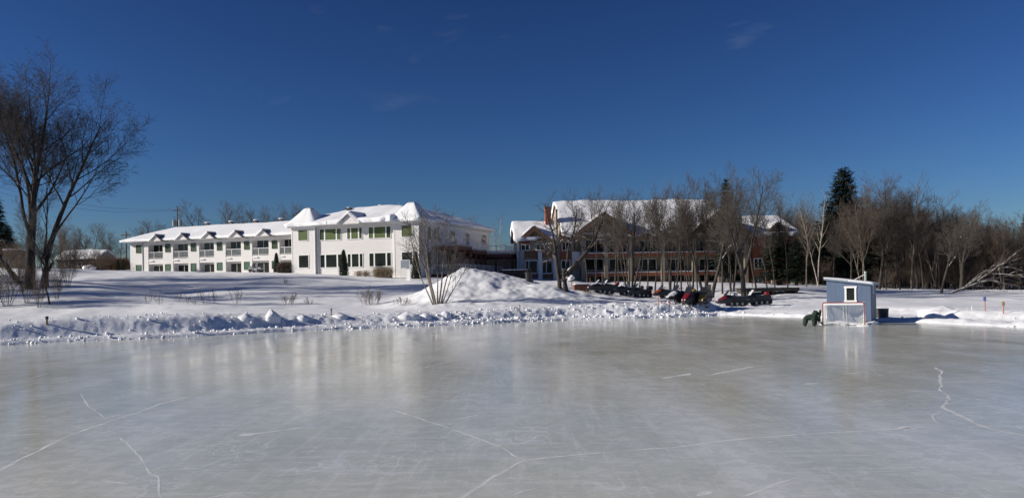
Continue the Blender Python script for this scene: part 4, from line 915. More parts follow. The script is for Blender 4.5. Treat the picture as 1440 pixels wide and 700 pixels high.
# ------------------------------------------------------------------ brick-red and stucco lodge
LB = 1.6
Lf = Frame(728, 114., 4., LB)
lodge = empty('lodge', (Lf.x0, Lf.y0, LB), Lf.th, 'three-storey lodge with red panels, timber gables and snowy roof behind the bare trees', 'lodge')
def lb(m, name, mt, parent=None, **k): return m.build(name, mt, parent or lodge, z0=LB, **k)
LX = lambda px, t=0.: Lf.x(px, t, 360)
LZ = lambda px, py, t=0.: Lf.z(px, py, t)
BWY = 2.2                                  # recessed back wall of the balconies
z1, z2, zEv = LZ(900, 384, 0), LZ(900, 356.5, 0), LZ(900, 330, 0)
xs0, xs1 = LX(808), LX(1075)
lb(MB().box(xs0, xs1, BWY, 16, 1.2, zEv+.2), 'wall', STUCCO)
lb(MB().box(xs0-.02, xs1+.02, BWY-.05, BWY+.3, 1.2, z1-.35), 'stone_base', STONE)
zRg = LZ(900, 285, 9.)
def zlodge(x, y): return zEv+.1+np.minimum((y+.6)*(zRg-zEv)/9.6, (18.6-y)*(zRg-zEv)/9.6)
def lodge_roof(x0, x1, y0, y1, zf, th, seed, nx=60, ny=30, slope_t=.25, hostmat=None):
    gx, gy = np.meshgrid(np.linspace(x0, x1, 3), np.linspace(y0, y1, 31)); Z = zf(gx, gy)
    V = np.stack([gx, gy, Z-LB], -1).reshape(-1, 3); Vb = V.copy(); Vb[:, 2] -= slope_t; n = len(V); g = grid(3, 31)
    i = np.arange(n).reshape(31, 3); loop = np.concatenate([i[0, :-1], i[:-1, -1], i[-1, :0:-1], i[:0:-1, 0]]); k = np.arange(len(loop)); kn = (k+1) % len(loop)
    r_ = npmesh('roof', np.concatenate([V, Vb]), np.concatenate([g, g[:, ::-1]+n, np.stack([loop[k], loop[k]+n, loop[kn]+n, loop[kn]], -1)]), BROWN, lodge, smooth=False)
    roof_snow(zf, x0-.1, x1+.1, y0-.1, y1+.1, th, 'roof_snow', r_, LB, seed, nx, ny, .22, .25, .35)
    return r_
lodge_roof(LX(786, 4), LX(1012, 4), -.6, 18.6, zlodge, .40, 101, 130, 50)
lb(MB().prism([(-.3, zEv-.1), (18.3, zEv-.1), (9, zRg-.2)], LX(786, 4)+.25, LX(786, 4)+.5, axis='x'), 'end_gable', STUCCO)
# lower right part of the roof
zRg2 = LZ(1060, 306, 8.)
def zl2(x, y): return zEv-.2+np.minimum((y+.6)*(zRg2-zEv+.2)/8.6, (16.6-y)*(zRg2-zEv+.2)/8.6)
lodge_roof(LX(1012, 4)+.2, LX(1108, 4), -.6, 16.6, zl2, .38, 111, 60, 40)
# balcony bands
for (zb, nm) in ((z1, 0), (z2, 1)):
    for (pa, pb) in ((817, 889), (893, 974), (979, 1050)):
        xa, xb = LX(pa), LX(pb); s_ = lb(MB().box(xa, xb, .25, BWY-.06, zb-.28, zb-.02), 'balcony', PALE)
        lb(MB().box(xa, xb, .10, .245, zb-.42, zb+.12), 'fascia', REDW, s_); lb(MB().box(xa, xb, .08, .20, zb+.124, zb+.22), 'ledge_snow', RSNOW, s_)
        r_ = MB(); r_.tube([(xa, .3, zb+.90), (xb, .3, zb+.90)], .035, 4); n = int((xb-xa)/.2)
        for k in range(n+1): r_.tube([(xa+(xb-xa)*k/n, .3, zb), (xa+(xb-xa)*k/n, .3, zb+.90)], .014, 3, False)
        lb(r_, 'railing', BLACK, s_)
cols = [820, 852, 886, 932, 976, 1012, 1049, 1087]
for px in cols: lb(MB().box(LX(px)-.28, LX(px)+.28, -.10, .46, 1.2, zEv+.05), 'column', PALE)
lb(MB().box(LX(893), LX(975), .1, .6, zEv-.55, zEv-.05), 'beam', BROWN)
# windows on the recessed wall
def lwin(px0, px1, py0, py1, y=BWY, frame=TRIM, mull=(.5,)): return window(Lf, LB, lodge, px0, px1, py0, py1, y, frame, GLASS, mull, fw=.10, proud=.07)
for (a, b) in ((824, 848), (857, 881), (900, 922), (938, 962), (984, 1005), (1018, 1042)):
    lwin(a, b, 386.2-(a-824)*.0, 395, BWY-.06); lwin(a, b, 364.5, 379.5); lwin(a, b, 338.5, 353.5)
# cross gables
def cross_gable(p0, p1, ppk, pypk, pye, depth, name, over=.9, truss=True, seed=1, face=BROWN, back=8.):
    xa, xb = LX(p0), LX(p1); xc = (xa+xb)/2; zp = LZ(ppk, pypk, -over); ze = LZ((p0+p1)/2, pye, -over)
    g_ = lb(MB().prism([(xa+.35, ze), (xb-.35, ze), (xc, zp-.35)], -.05, back), 'gable', face)
    for sgn, xe in ((-1, xa), (1, xb)):
        sl = (zp-ze)/(abs(xe-xc)); oe = xe+sgn*.35; zo = ze-sl*.35
        lb(MB().hexa([(xc, -over, zp-.14), (oe, -over, zo-.14), (oe, back, zo-.14), (xc, back, zp-.14), (xc, -over, zp+.10), (oe, -over, zo+.10), (oe, back, zo+.10), (xc, back, zp+.10)]), 'gable_roof', BROWN, g_)
        lb(MB().hexa([(xc, -over-.12, zp-.62), (oe, -over-.12, zo-.62), (oe, -over-.004, zo-.62), (xc, -over-.004, zp-.62), (xc, -over-.12, zp+.12), (oe, -over-.12, zo+.12), (oe, -over-.004, zo+.12), (xc, -over-.004, zp+.12)]), 'bargeboard', REDBR if not truss else BROWN, g_)
    def zf(x, y): return zp+.10-(zp-ze)*np.abs(x-xc)/((xb-xa)*.5)
    roof_snow(zf, xa-.25, xb+.25, -over+.45, back, .24, 'roof_snow', g_, LB, seed, 44, 26, .06, .12, .3)
    if truss:
        lb(MB().box(xa+.3, xb-.3, -over+.1, -over+.35, ze+.02, ze+.42), 'tie_beam', BROWN, g_)
        lb(MB().box(xc-.14, xc+.14, -over+.12, -over+.33, ze+.424, zp-.5), 'king_post', BROWN, g_)
        for sgn in (-1, 1):
            lb(MB().tube([(xc+sgn*.15, -over+.22, ze+.5), (xc+sgn*(xb-xa)*.22, -over+.22, ze+(zp-ze)*.5)], .10, 4), 'brace', BROWN, g_)
    return xa, xb, ze, zp
cross_gable(811, 888, 856, 299, 327, 0, 'porch_gable', seed=131, face=mat('dark_gable', (.13, .085, .05), .75, (.17, .115, .07), 3.))
cross_gable(972, 1052, 1011, 296, 327, 0, 'porch_gable', seed=132, face=MATS['dark_gable'])
cross_gable(1072, 1116, 1094, 313, 333, 0, 'porch_gable', seed=133, face=REDBR, truss=False, over=.5)
# right red block under the third gable
xr0, xr1 = LX(1060), LX(1113)
lb(MB().box(xr0, xr1, .5, 12, 1.2, zEv), 'wall', REDW)
window(Lf, LB, lodge, 1061, 1071, 364, 377, .5, TRIM, GLASS, (.5,), fw=.10); window(Lf, LB, lodge, 1060, 1072, 389, 397, .5, TRIM, GLASS, (.5,), fw=.10)
# left pavilion
xp1 = LX(776); zpe = LZ(750, 336)
lb(MB().box(.0, xp1, 0, 6.4, 1.2, zpe), 'wall', STUCCO)
lb(MB().box(-.06, .30, -.05, .30, 1.2, zpe), 'corner_board', TRIM)
zpr = LZ(745, 313.5, 3.2)
def zpav(x, y): return zpe+.05+np.minimum((y+.7)*(zpr-zpe)/3.9, (7.1-y)*(zpr-zpe)/3.9)
lodge_roof(-.45, xp1+.6, -.7, 7.1, zpav, .3, 121, 36, 36)
lb(MB().prism([(-.3, zpe-.3), (6.7, zpe-.3), (3.2, zpr-.1)], -.02, .25, axis='x'), 'end_gable', WHITE)
cross_gable(732, 771, 752, 318.5, 334.5, 0, 'pavilion_gable', over=.7, seed=134, face=STUCCO, back=5.)
def panel(px0, px1, py0, py1, mt, y=0., d=.04, nm='panel'):
    lb(MB().box(LX(px0, y), LX(px1, y), y-d, y-.002, LZ(px0, py1, y), LZ(px0, py0, y)), nm, mt)
panel(730.5, 746, 336, 343, REDW); panel(730, 732.5, 343.2, 352, BROWN); panel(772, 776, 330, 352, REDW)
window(Lf, LB, lodge, 733.5, 744, 344.2, 351.4, 0, TRIM, GLASS, (.5,), fw=.09); window(Lf, LB, lodge, 754.5, 765, 344, 351.2, 0, TRIM, GLASS, (.5,), fw=.09)
panel(738, 776, 353, 363, BROWN, 0, .10)
pv = lb(MB().box(LX(729), LX(737), -.35, -.004, 1.2, LZ(730, 353)), 'pier', GREYP)
for px in (759, 780): lb(MB().box(LX(px)-.28, LX(px)+.28, -.5, -.12, 1.2, LZ(px, 354)), 'column', TRIM)
window(Lf, LB, lodge, 739.5, 755, 367, 383.5, 0, TRIM, GLASS, (.28,), fw=.12); window(Lf, LB, lodge, 763, 776, 367, 383.5, 0, TRIM, GLASS, (.4,), fw=.12)
panel(738.5, 755.5, 386, 391, REDW, 0, .06); panel(763, 776, 386, 391, REDW, 0, .06)
# link with red panels and chimney
xk0, xk1 = xp1+.01, xs0
lb(MB().box(xk0, xk1-.005, .7, 14, 1.2, zEv), 'wall', STUCCO)
panel(787, 803, 331, 341, REDW, .7); panel(787, 789.8, 341.2, 352, REDW, .7); panel(800.8, 803, 341.2, 352, REDW, .7); panel(787, 803, 352.5, 365.5, REDW, .7)
window(Lf, LB, lodge, 791, 800, 341, 351.5, .7, TRIM, GLASS, (.5,), fw=.10); window(Lf, LB, lodge, 790, 801, 366.5, 377.5, .7, TRIM, GLASS, (.5,), fw=.10)
panel(804, 816, 354, 372, WHITE, .7, .3)
panel(778, 815, 379, 400, STONE, .7, .12)
ch = lb(MB().box(LX(768, 2), LX(776, 2), 2, 3.3, zpe, LZ(772, 291, 2)), 'chimney', mat('chimney_red', (.25, .055, .03), .8, (.30, .08, .045), 5., bump=.3, bscale=12))
lb(MB().box(LX(767.5, 2), LX(776.5, 2), 1.9, 3.4, LZ(772, 291, 2), LZ(772, 290, 2)), 'cap', PALE, ch)
lb(MB().tube([(LX(784, 3), 3, zEv), (LX(784, 3), 3, LZ(784, 294, 3))], .12, 8), 'flue', PALE, ch)

# ------------------------------------------------------------------ surroundings of the buildings
# dark retaining wall and bin between hotel and lodge
c = at(728, 389, 104); m = MB().box(-2.1, 1.6, -.2, .2, -1.6, .75); m.box(-2.15, 1.65, -.26, .26, .752, .84)
w = m.build('retaining_wall', mat('dark_timber', (.022, .017, .014), .8, (.04, .03, .025), 4.)); w.location = c; w.rotation_euler = (0, 0, R(-4)); tag(w, 'low dark timber wall between the hotel terrace and the lodge', 'wall')
roofs = roof_snow(lambda x, y: .84+0*x, -2.1, 1.6, -.24, .24, .2, 'top_snow', w, 0, 91, 20, 8, .0, .03)
c = ground(743.5, 395.5); e = empty('waste_bin', c, 0, 'small dark bin on the snow below the lodge windows', 'bin')
MB().lathe([(0, 0), (.26, 0), (.32, .75), (.34, .8), (.30, .82), (0, .95)], 12).build('body', BLACK, e, smooth=False); MB().box(-.4, .4, -.05, .05, -.3, .06).build('foot', BLACK, e); MB().lathe([(.2, .95), (.24, 1.05), (0, 1.15)], 10).build('lid', BLACK, e)
# cedars by the hotel
def cedar(px, pyb, pyt, wpx, Y, label, seed):
    a, _ = ratios(px, pyb); c_ = Vector((a*Y, Y, tz(a*Y, Y)-.1)); Hh = at(px, pyt, Y).z-c_.z; Wd = wpx/F*Y*.5; rg_ = random.Random(seed); V, Fq = [], []
    for k in range(3800):
        f = rg_.random()**.8; a_ = rg_.uniform(0, 6.283); env = Wd*(1-f)**.62*(.75+.25*math.sin(min(1, f*5)*1.57)); q = env*rg_.uniform(.72, 1.06)*(1+.16*math.sin(a_*5+f*9))
        p = Vector((math.cos(a_)*q, math.sin(a_)*q, f*Hh)); d = Vector((math.cos(a_)*.5+rg_.gauss(0, .4), math.sin(a_)*.5+rg_.gauss(0, .4), 1)).normalized(); l = rg_.uniform(.10, .24); s_ = Vector((-math.sin(a_), math.cos(a_), rg_.gauss(0, .6))).normalized()*l*.35
        i = len(V); V += [p-s_, p+s_, p+d*l]; Fq.append((i, i+1, i+2))
    e_ = empty('cedar_shrub', c_, 0, label, 'shrub', 'dark cedars along the hotel wall')
    npmesh('foliage', np.array([tuple(v) for v in V]), np.array(Fq), CEDAR, e_, smooth=False)
    MB().tube([(0, 0, -.2), (0, 0, Hh*.9)], [Wd*.5, .03], 8).build('stem', BARK, e_)
cedar(483.5, 382, 352.5, 14, 101.5, 'dark cone-shaped cedar between the lower windows of the hotel', 1)
cedar(585, 387, 355, 14, 98.0, 'dark cone-shaped cedar at the right corner of the hotel front', 2)
cedar(389, 383, 357, 9, 108, 'narrow dark cedar at the right end of the long wing', 3)
for i, (px, lb_) in enumerate([(166, 'left one of two tiny cedars by the hedge'), (173.5, 'right one of two tiny cedars by the hedge')]): cedar(px, 380, 366, 4.5, 124, lb_, 7+i)
def hedge(px0, px1, pyb, pyt, Y, label, seed, mt, n, dep=1.2):
    a0, _ = ratios(px0, pyb); a1, _ = ratios(px1, pyb); X0, X1 = a0*Y, a1*Y; zb = tz((X0+X1)/2, Y)-.1; Hh = at((px0+px1)/2, pyt, Y).z-zb; rg_ = random.Random(seed); pl = []
    for k in range(n):
        x = rg_.uniform(-(X1-X0)/2, (X1-X0)/2); y = rg_.uniform(-dep/2, dep/2); hh = Hh*rg_.uniform(.6, 1.02); p = [(x, y, 0)]
        for j in range(3): p.append((p[-1][0]+rg_.gauss(0, .12), p[-1][1]+rg_.gauss(0, .12), hh*(j+1)/3))
        pl.append((p, [.022, .018, .014, .009]))
        for q in range(5):
            z_ = rg_.uniform(.25, .95)*hh; pl.append(([(x, y, z_), (x+rg_.gauss(0, .3), y+rg_.gauss(0, .3), z_+rg_.uniform(.05, .3)*Hh*.5)], [.012, .008]))
    V1, F1 = tubes(pl, 3); o = npmesh('hedge', V1, F1, mt, None, False); o.location = ((X0+X1)/2, Y, zb); tag(o, label, 'hedge')
hedge(392, 409, 382, 368, 107, 'brown clipped hedge against the right end of the long wing', 1, RTWIG, 420)
hedge(526, 551, 385, 374, 99.3, 'tan leafless bush below the right hotel window', 2, mat('tan_twig', (.24, .18, .11), .85, (.34, .26, .17), 1.), 180)
hedge(500, 520, 383, 380, 100.5, 'low tan stubble below the middle hotel window', 4, MATS['tan_twig'], 60)
hedge(130, 182, 377, 362, 132, 'long rust-brown hedge left of the white wing', 3, mat('rust_twig', (.11, .055, .03), .85, (.15, .08, .045), .5), 1100)
# sign board by the corner cedar
a_, _ = ratios(570, 385); Y_ = 96.0; c = Vector((a_*Y_, Y_, tz(a_*Y_, Y_))); e = empty('notice_board', c, R(-14), 'grey-blue notice board on white posts beside the corner cedar', 'sign board')
hb_ = at(570, 371, Y_).z-c.z
MB().box(-.55, .55, -.03, .03, hb_-.5, hb_+.42).build('panel', mat('board_grey', (.22, .25, .29), .5, (.26, .29, .33), 2.), e)
for x_ in (-.6, .55): MB().box(x_, x_+.06, -.04, .04, -.3, hb_+.45).build('post', TRIM, e)
MB().box(-.55, .55, -.045, .045, hb_+.422, hb_+.48).build('rail', TRIM, e); MB().box(.1, .62, .08, .12, -.2, hb_-.1).build('backing_panel', TRIM, e)
# golf cart parked by the wing
a_, _ = ratios(360, 380); Y_ = 108.; c = Vector((a_*Y_, Y_, tz(a_*Y_, Y_))); e = empty('utility_cart', c, R(-12), 'small snow-dusted cart with dark wheels parked before the long white wing', 'cart', sc=.82)
MB().prism([(-1.15, .35), (1.1, .35), (1.1, .75), (.35, .8), (.25, .62), (-.35, .62), (-.45, .95), (-1.05, .9)], -.5, .5).build('body', mat('cart_grey', (.10, .10, .11), .4, (.5, .5, .52), 2.2), e, bevel=.05)
MB().box(.4, .95, -.45, .45, .8, .95).build('seat', BLACK, e, bevel=.03); MB().box(.9, 1.05, -.45, .45, .95, 1.4).build('backrest', BLACK, e, bevel=.03)
for sx_ in (-.75, .7):
    for sy_ in (-.52, .52): MB().tube([(sx_, sy_-.08, .26), (sx_, sy_+.08, .26)], .27, 12).build('wheel', RUBBER, e)
MB().tube([(-.35, 0, .7), (-.1, 0, 1.1)], .03, 5).build('steering_column', BLACK, e)
MB().prism([(-.5, .95), (-.46, .95), (-.28, 1.5), (-.32, 1.5)], -.45, .45).build('windscreen', GLASS, e)
# utility poles and wires
WOOD = mat('pole_wood', (.11, .085, .06), .85, (.16, .13, .10), 4., stretch=(1, 1, .2))
def pole(px, pyt, Y, label, transformers=True):
    a_, _ = ratios(px, 350); c_ = Vector((a_*Y, Y, tz(a_*Y, Y))); zt = at(px, pyt, Y).z-c_.z
    e_ = empty('utility_pole', c_, 0, label, 'utility pole', 'utility poles left of the hotel')
    MB().tube([(0, 0, -.5), (0, 0, zt)], [.17, .11], 8).build('shaft', WOOD, e_); MB().box(-.9, .9, -.05, .05, zt-.75, zt-.6).build('crossarm', WOOD, e_)
    for x_ in (-.8, .8, .3): MB().lathe([(.05, zt-.6), (.07, zt-.5), (.04, zt-.4), (0, zt-.38)], 8, (x_, 0, 0)).build('insulator', GREYP, e_)
    if transformers:
        for x_ in (-.55, .6): MB().lathe([(0, zt-3.6), (.33, zt-3.6), (.33, zt-2.5), (.2, zt-2.4), (0, zt-2.4)], 10, (x_, -.1, 0)).build('transformer', mat('transformer_grey', (.25, .27, .27), .5), e_)
    return c_+Vector((0, 0, zt-.4))
p1 = pole(250, 291, 150, 'wooden utility pole with two transformers behind the white wing'); p2 = pole(177.5, 325, 138, 'pale pole at the left end of the white wing', False)
p0 = at(-40, 252, 118)
def wire(a, b, sag, label):
    pts = [a.lerp(b, k/20)-Vector((0, 0, sag*4*(k/20)*(1-k/20))) for k in range(21)]
    c_ = a; o = MB().tube([p-c_ for p in pts], .016, 4).build('power_line', BLACK); o.location = c_; tag(o, label, 'cable', 'overhead cables at upper left')
wire(p1+Vector((-.8, 0, 0)), p0, 1.5, 'upper overhead cable running left from the utility pole'); wire(p1+Vector((.8, 0, 0)), p0+Vector((1.5, 0, -1.2)), 1.8, 'lower overhead cable running left from the utility pole')
wire(p1+Vector((.3, 0, -.1)), at(420, 330, 160), 1.0, 'overhead cable running right behind the white wing roof'); wire(p2, p1+Vector((-.8, 0, -2)), .8, 'slack cable between the two poles')
# stone hut and shed at far left
a_, _ = ratios(18, 380); Y_ = 108.; c = Vector((a_*Y_, Y_, tz(a_*Y_, Y_)-.3)); e = empty('stone_hut', c, R(12), 'small tan stone hut with snow on top at the left edge', 'hut')
zt = at(18, 352, Y_).z-c.z; m = MB().box(-1.1, 1.1, 0, 2.4, -.3, zt); m.build('wall', mat('tan_stone', (.22, .18, .12), .85, (.36, .30, .21), 3., bump=.5), e)
sr = random.Random(2)
for r_ in range(int(zt/.32)):
    x = -1.08+(.2 if r_ % 2 else 0)
    while x < .9:
        w_ = sr.uniform(.35, .6); w_ = min(w_, 1.08-x); MB().box(x+.01, x+w_-.02, -.05-.03*sr.random(), -.003, r_*.32+.02, r_*.32+.30).build('stone', MATS['tan_stone'], e); x += w_
roof_snow(lambda x, y: zt+0*x, -1.25, 1.25, -.15, 2.5, .28, 'roof_snow', e, 0, 5, 14, 14, .0, .06)
a_, _ = ratios(112, 370); Y_ = 135.; c = Vector((a_*Y_, Y_, tz(a_*Y_, Y_)-.3)); e = empty('shed', c, R(-8), 'low dark shed with a broad snowy roof behind the big left trees', 'shed', sc=.78)
zt = at(112, 358, Y_).z-c.z; zr = at(112, 342, Y_).z-c.z
MB().box(-5.2, 4.2, 0, 6, -.3, zt).build('wall', mat('shed_dark', (.05, .035, .03), .8, (.08, .055, .045), 3.), e)
def zsh(x, y): return zt+np.minimum((y+.6), (6.6-y))*(zr-zt)/3.6
MB().hexa([(-5.6, -.6, zt-.1), (4.6, -.6, zt-.1), (4.6, 3, zr-.1), (-5.6, 3, zr-.1), (-5.6, -.6, zt), (4.6, -.6, zt), (4.6, 3, zr), (-5.6, 3, zr)]).build('roof', BROWN, e)
roof_snow(zsh, -5.7, 4.7, -.7, 6.6, .3, 'roof_snow', e, 0, 15, 40, 24, .05, .15, .4)
for x_ in (-3.5, -.5, 2.2): w_ = MB().box(x_, x_+1.0, -.06, -.003, zt-1.5, zt-.6).build('window', TRIM, e); MB().box(x_+.08, x_+.92, -.075, -.064, zt-1.42, zt-.68).build('pane', GLASS, w_)
def snowy_dome(px, pyb, pyt, wpx, label, name, cat, Y=None, seed=1):
    if Y is None: c_ = ground(px, pyb)
    else: a, _ = ratios(px, pyb); c_ = Vector((a*Y, Y, tz(a*Y, Y)))
    s_ = c_.y/F; e_ = empty(name, c_, 0, label, cat); rg_ = random.Random(seed); Hh, W2 = (pyb-pyt)*s_, wpx*s_*.5; V = []; pl = []
    for k in range(60):
        a = rg_.uniform(0, 6.28); q = rg_.random()**.5; pl.append(([(math.cos(a)*q*W2*.4, math.sin(a)*q*W2*.4, -.1), (math.cos(a)*q*W2*.9, math.sin(a)*q*W2*.9, Hh*rg_.uniform(.4, .8))], [.02, .01]))
    V1, F1 = tubes(pl, 3); npmesh('stems', V1, F1, TWIG, e_, False)
    m = MB(); m.ball((0, 0, Hh*.62), (W2, W2, Hh*.42), 18, 10); m.v = [(x*(1+.12*math.sin(5*y+seed)), y*(1+.1*math.cos(4*x)), z+.06*math.sin(6*x+4*y)) for x, y, z in m.v]; m.build('snow_cap', RSNOW, e_, smooth=True)
snowy_dome(125.5, 378, 369, 18, 'rounded bush under a thick cap of snow left of the white wing', 'snowy_bush', 'bush', 128)
snowy_dome(802, 396, 387, 12, 'snow-capped bush between the gnarled trees and the lodge', 'snowy_bush', 'bush', 100, 2)
# planter box and low dark planked slab laid for an unidentified dark patch
c = ground(817.5, 408); e = empty('planter_box', c, R(8), 'red-brown wooden box on the snow left of the first snowmobile', 'box')
s_ = c.y/F
for zq in (0.02, .18, .34): MB().box(-.72, .72, -.4, .4, zq, zq+.15).build('board', mat('box_brown', (.16, .06, .035), .7, (.20, .08, .045), 4.), e)
MB().box(-.66, .66, -.34, .34, -.2, .50).build('core', BROWN, e)
roof_snow(lambda x, y: .5+0*x, -.7, .7, -.38, .38, .14, 'top_snow', e, 0, 3, 12, 10, .0, .03)
c = ground(1078, 412); e = empty('dark_slab', c, R(6), 'low dark planked slab on the snow behind the last snowmobile', 'platform')
for k in range(9): MB().box(-2.6+k*.58, -2.6+k*.58+.55, -1.3, 1.3, .42, .48).build('plank', mat('dark_plank', (.035, .028, .022), .85, (.06, .05, .04), 3.), e)
for x_ in (-2.4, 0, 2.3): MB().box(x_, x_+.18, -1.25, 1.25, -.2, .417).build('bearer', MATS['dark_plank'], e)
MB().box(-2.6, 2.6, -1.34, -1.302, .16, .47).build('fascia', MATS['dark_plank'], e)
# rope-fence posts before the lodge
for i, (px, pyb, hp) in enumerate([(804, 403, 12), (830, 403, 12), (847, 402, 18), (893, 404, 16), (930, 405, 12), (1058, 404, 10)]):
    c = ground(px, pyb); h_ = hp/F*c.y; o = MB().tube([(0, 0, -.3), (0, 0, h_)], .04, 6); o.ball((0, 0, h_), .05, 6, 4); o = o.build('fence_post', BROWN); o.location = c
    tag(o, '%s thin brown post from the left on the snow before the lodge' % ('leftmost', 'second', 'third', 'fourth', 'fifth', 'sixth')[i], 'post', 'thin posts before the lodge')

# ------------------------------------------------------------------ snowmobiles
def snowmobile(col, col2, shield, label, loc, rz, extra=None):
    e = empty('snowmobile', loc, rz, label, 'snowmobile', 'snowmobiles parked in a line')
    # nose at -x
    prof = [(-.35, .16), (1.30, .16), (1.48, .28), (1.46, .42), (1.30, .50), (-.20, .48), (-.48, .34)]
    MB().prism(prof, -.19, .19).build('track', RUBBER, e, bevel=.03)
    MB().prism([(-.3, .50), (1.42, .50), (1.50, .56), (1.45, .62), (-.3, .66)], -.24, .24).build('tunnel', BLACK, e)
    MB().prism([(-.10, .64), (1.25, .62), (1.38, .74), (1.30, .86), (.55, .82), (.05, .92), (-.12, .86)], -.20, .20).build('seat', BLACK, e, bevel=.05)
    # hood: lofted wedge
    rings = []
    for x, wz, z0, z1 in ((-1.42, .14, .40, .50), (-1.25, .26, .34, .62), (-.95, .36, .32, .76), (-.60, .39, .32, .92), (-.30, .36, .34, 1.02), (.02, .27, .40, .94)):
        rings.append([(x, -wz, z0+.03), (x, -wz*.98, (z0+z1)*.55), (x, -wz*.62, z1-.04), (x, 0, z1), (x, wz*.62, z1-.04), (x, wz*.98, (z0+z1)*.55), (x, wz, z0+.03), (x, 0, z0-.02)])
    m = MB()
    for r_ in rings: m.v += r_
    for k in range(len(rings)-1):
        for j in range(8): m.f.append((k*8+j, k*8+(j+1) % 8, k*8+8+(j+1) % 8, k*8+8+j))
    m.f.append(tuple(range(7, -1, -1))); m.f.append(tuple(40+j for j in range(8)))
    m.build('belly_pan', BLACK, e, smooth=False, bevel=.02)
    hm = MB(); top = []
    for x, wz, z1 in ((-1.40, .13, .515), (-1.22, .24, .64), (-.95, .33, .785), (-.66, .35, .915), (-.45, .32, .985)):
        top.append([(x, -wz, z1-.16), (x, -wz*.66, z1-.02), (x, 0, z1+.012), (x, wz*.66, z1-.02), (x, wz, z1-.16)])
    for r_ in top: hm.v += r_
    for k in range(4):
        for j in range(4): hm.f.append((k*5+j, k*5+j+1, k*5+6+j, k*5+5+j))
    hd = hm.build('hood', col, e, smooth=False); so = hd.modifiers.new('solid', 'SOLIDIFY'); so.thickness = .03; so.offset = 1
    for s in (-1, 1):
        MB().hexa([(-1.05, s*.385, .40), (-.15, s*.40, .42), (-.15, s*.37, .42), (-1.05, s*.355, .40), (-.95, s*.385, .56), (-.2, s*.40, .66), (-.2, s*.37, .66), (-.95, s*.355, .56)]).build('side_panel', BLACK, hd)
        MB().ball((-1.30, s*.12, .57), (.07, .06, .05), 8, 5).build('headlight', TRIM, hd)
    MB().hexa([(-.62, -.30, .92), (-.62, .30, .92), (-.58, .30, .92), (-.58, -.30, .92), (-.22, -.23, 1.34), (-.22, .23, 1.34), (-.19, .23, 1.34), (-.19, -.23, 1.34)]).build('windshield', shield, e)
    MB().tube([(-.12, 0, .9), (.0, 0, 1.10)], .03, 6).build('steering_post', BLACK, e)
    MB().tube([(.10, -.36, 1.10), (.0, -.18, 1.13), (.0, .18, 1.13), (.10, .36, 1.10)], .022, 6).build('handlebar', BLACK, e)
    for s in (-1, 1):
        sk = MB()
        sk.prism([(-1.62, .22), (-1.50, .08), (-1.36, .02), (-.52, .02), (-.44, .07), (-.52, .06), (-1.34, .06), (-1.47, .12), (-1.60, .25)], s*.46-.07, s*.46+.07)
        k_ = sk.build('ski', col2, e)
        MB().tube([(-.95, s*.46, .05), (-.85, s*.42, .30), (-.72, s*.34, .44)], .032, 6).build('strut', METAL, k_)
        MB().tube([(-1.30, s*.46, .05), (-1.22, s*.46, .16), (-1.02, s*.46, .06)], .014, 5).build('ski_loop', BLACK, k_)
        MB().hexa([(-.28, s*.24, .46), (1.1, s*.24, .46), (1.1, s*.36, .46), (-.28, s*.36, .46), (-.28, s*.24, .50), (1.1, s*.24, .50), (1.1, s*.36, .50), (-.28, s*.36, .50)]).build('running_board', BLACK, e)
        for x_ in (.0, .5, 1.0): MB().tube([(x_, s*.195, .30), (x_, s*.215, .30)], .11, 10).build('bogie_wheel', METAL, e)
    MB().tube([(1.40, -.22, .58), (1.62, -.20, .66), (1.62, .20, .66), (1.40, .22, .58)], .02, 6).build('rear_bumper', METAL, e)
    MB().box(1.47, 1.50, -.2, .2, .2, .55).build('snow_flap', BLACK, e); MB().box(1.385, 1.42, -.12, .12, .68, .76).build('tail_light', mat('tail_red', (.35, .01, .01), .3), e)
    if extra == 'rack':
        MB().box(.95, 1.5, -.26, .26, .88, 1.22).build('cargo_box', BLACK, e, bevel=.03); MB().tube([(.9, -.25, .8), (1.55, -.25, .86), (1.55, .25, .86), (.9, .25, .8)], .02, 5).build('rack', METAL, e)
    if extra == 'bag': MB().box(.88, 1.28, -.2, .2, .85, 1.12).build('red_bag', mat('bag_red', (.28, .018, .025), .6), e, bevel=.07)
    if extra == 'back': MB().prism([(1.15, .84), (1.30, .84), (1.40, 1.28), (1.28, 1.30)], -.2, .2).build('backrest', BLACK, e, bevel=.03)
    if extra == 'snow': roof_snow(lambda x, y: .86+0*x, .1, 1.25, -.19, .19, .09, 'seat_snow', e, 0, 7, 12, 8, .0, .02)
    return e
def paint(n, c): return mat(n, c, .3, tuple(v*1.15 for v in c), 3., coat=.6)
PB, PR, PO, PW, PYl = paint('paint_black', (.012, .012, .014)), paint('paint_red', (.24, .014, .018)), paint('paint_orange', (.24, .05, .018)), paint('paint_white', (.50, .50, .52)), paint('paint_yellow', (.34, .20, .02))
TINT, CLEARW = mat('tinted_shield', (.02, .022, .025), .1), mat('pale_shield', (.55, .57, .58), .2)
PDR = paint('paint_dark_red', (.14, .012, .016))
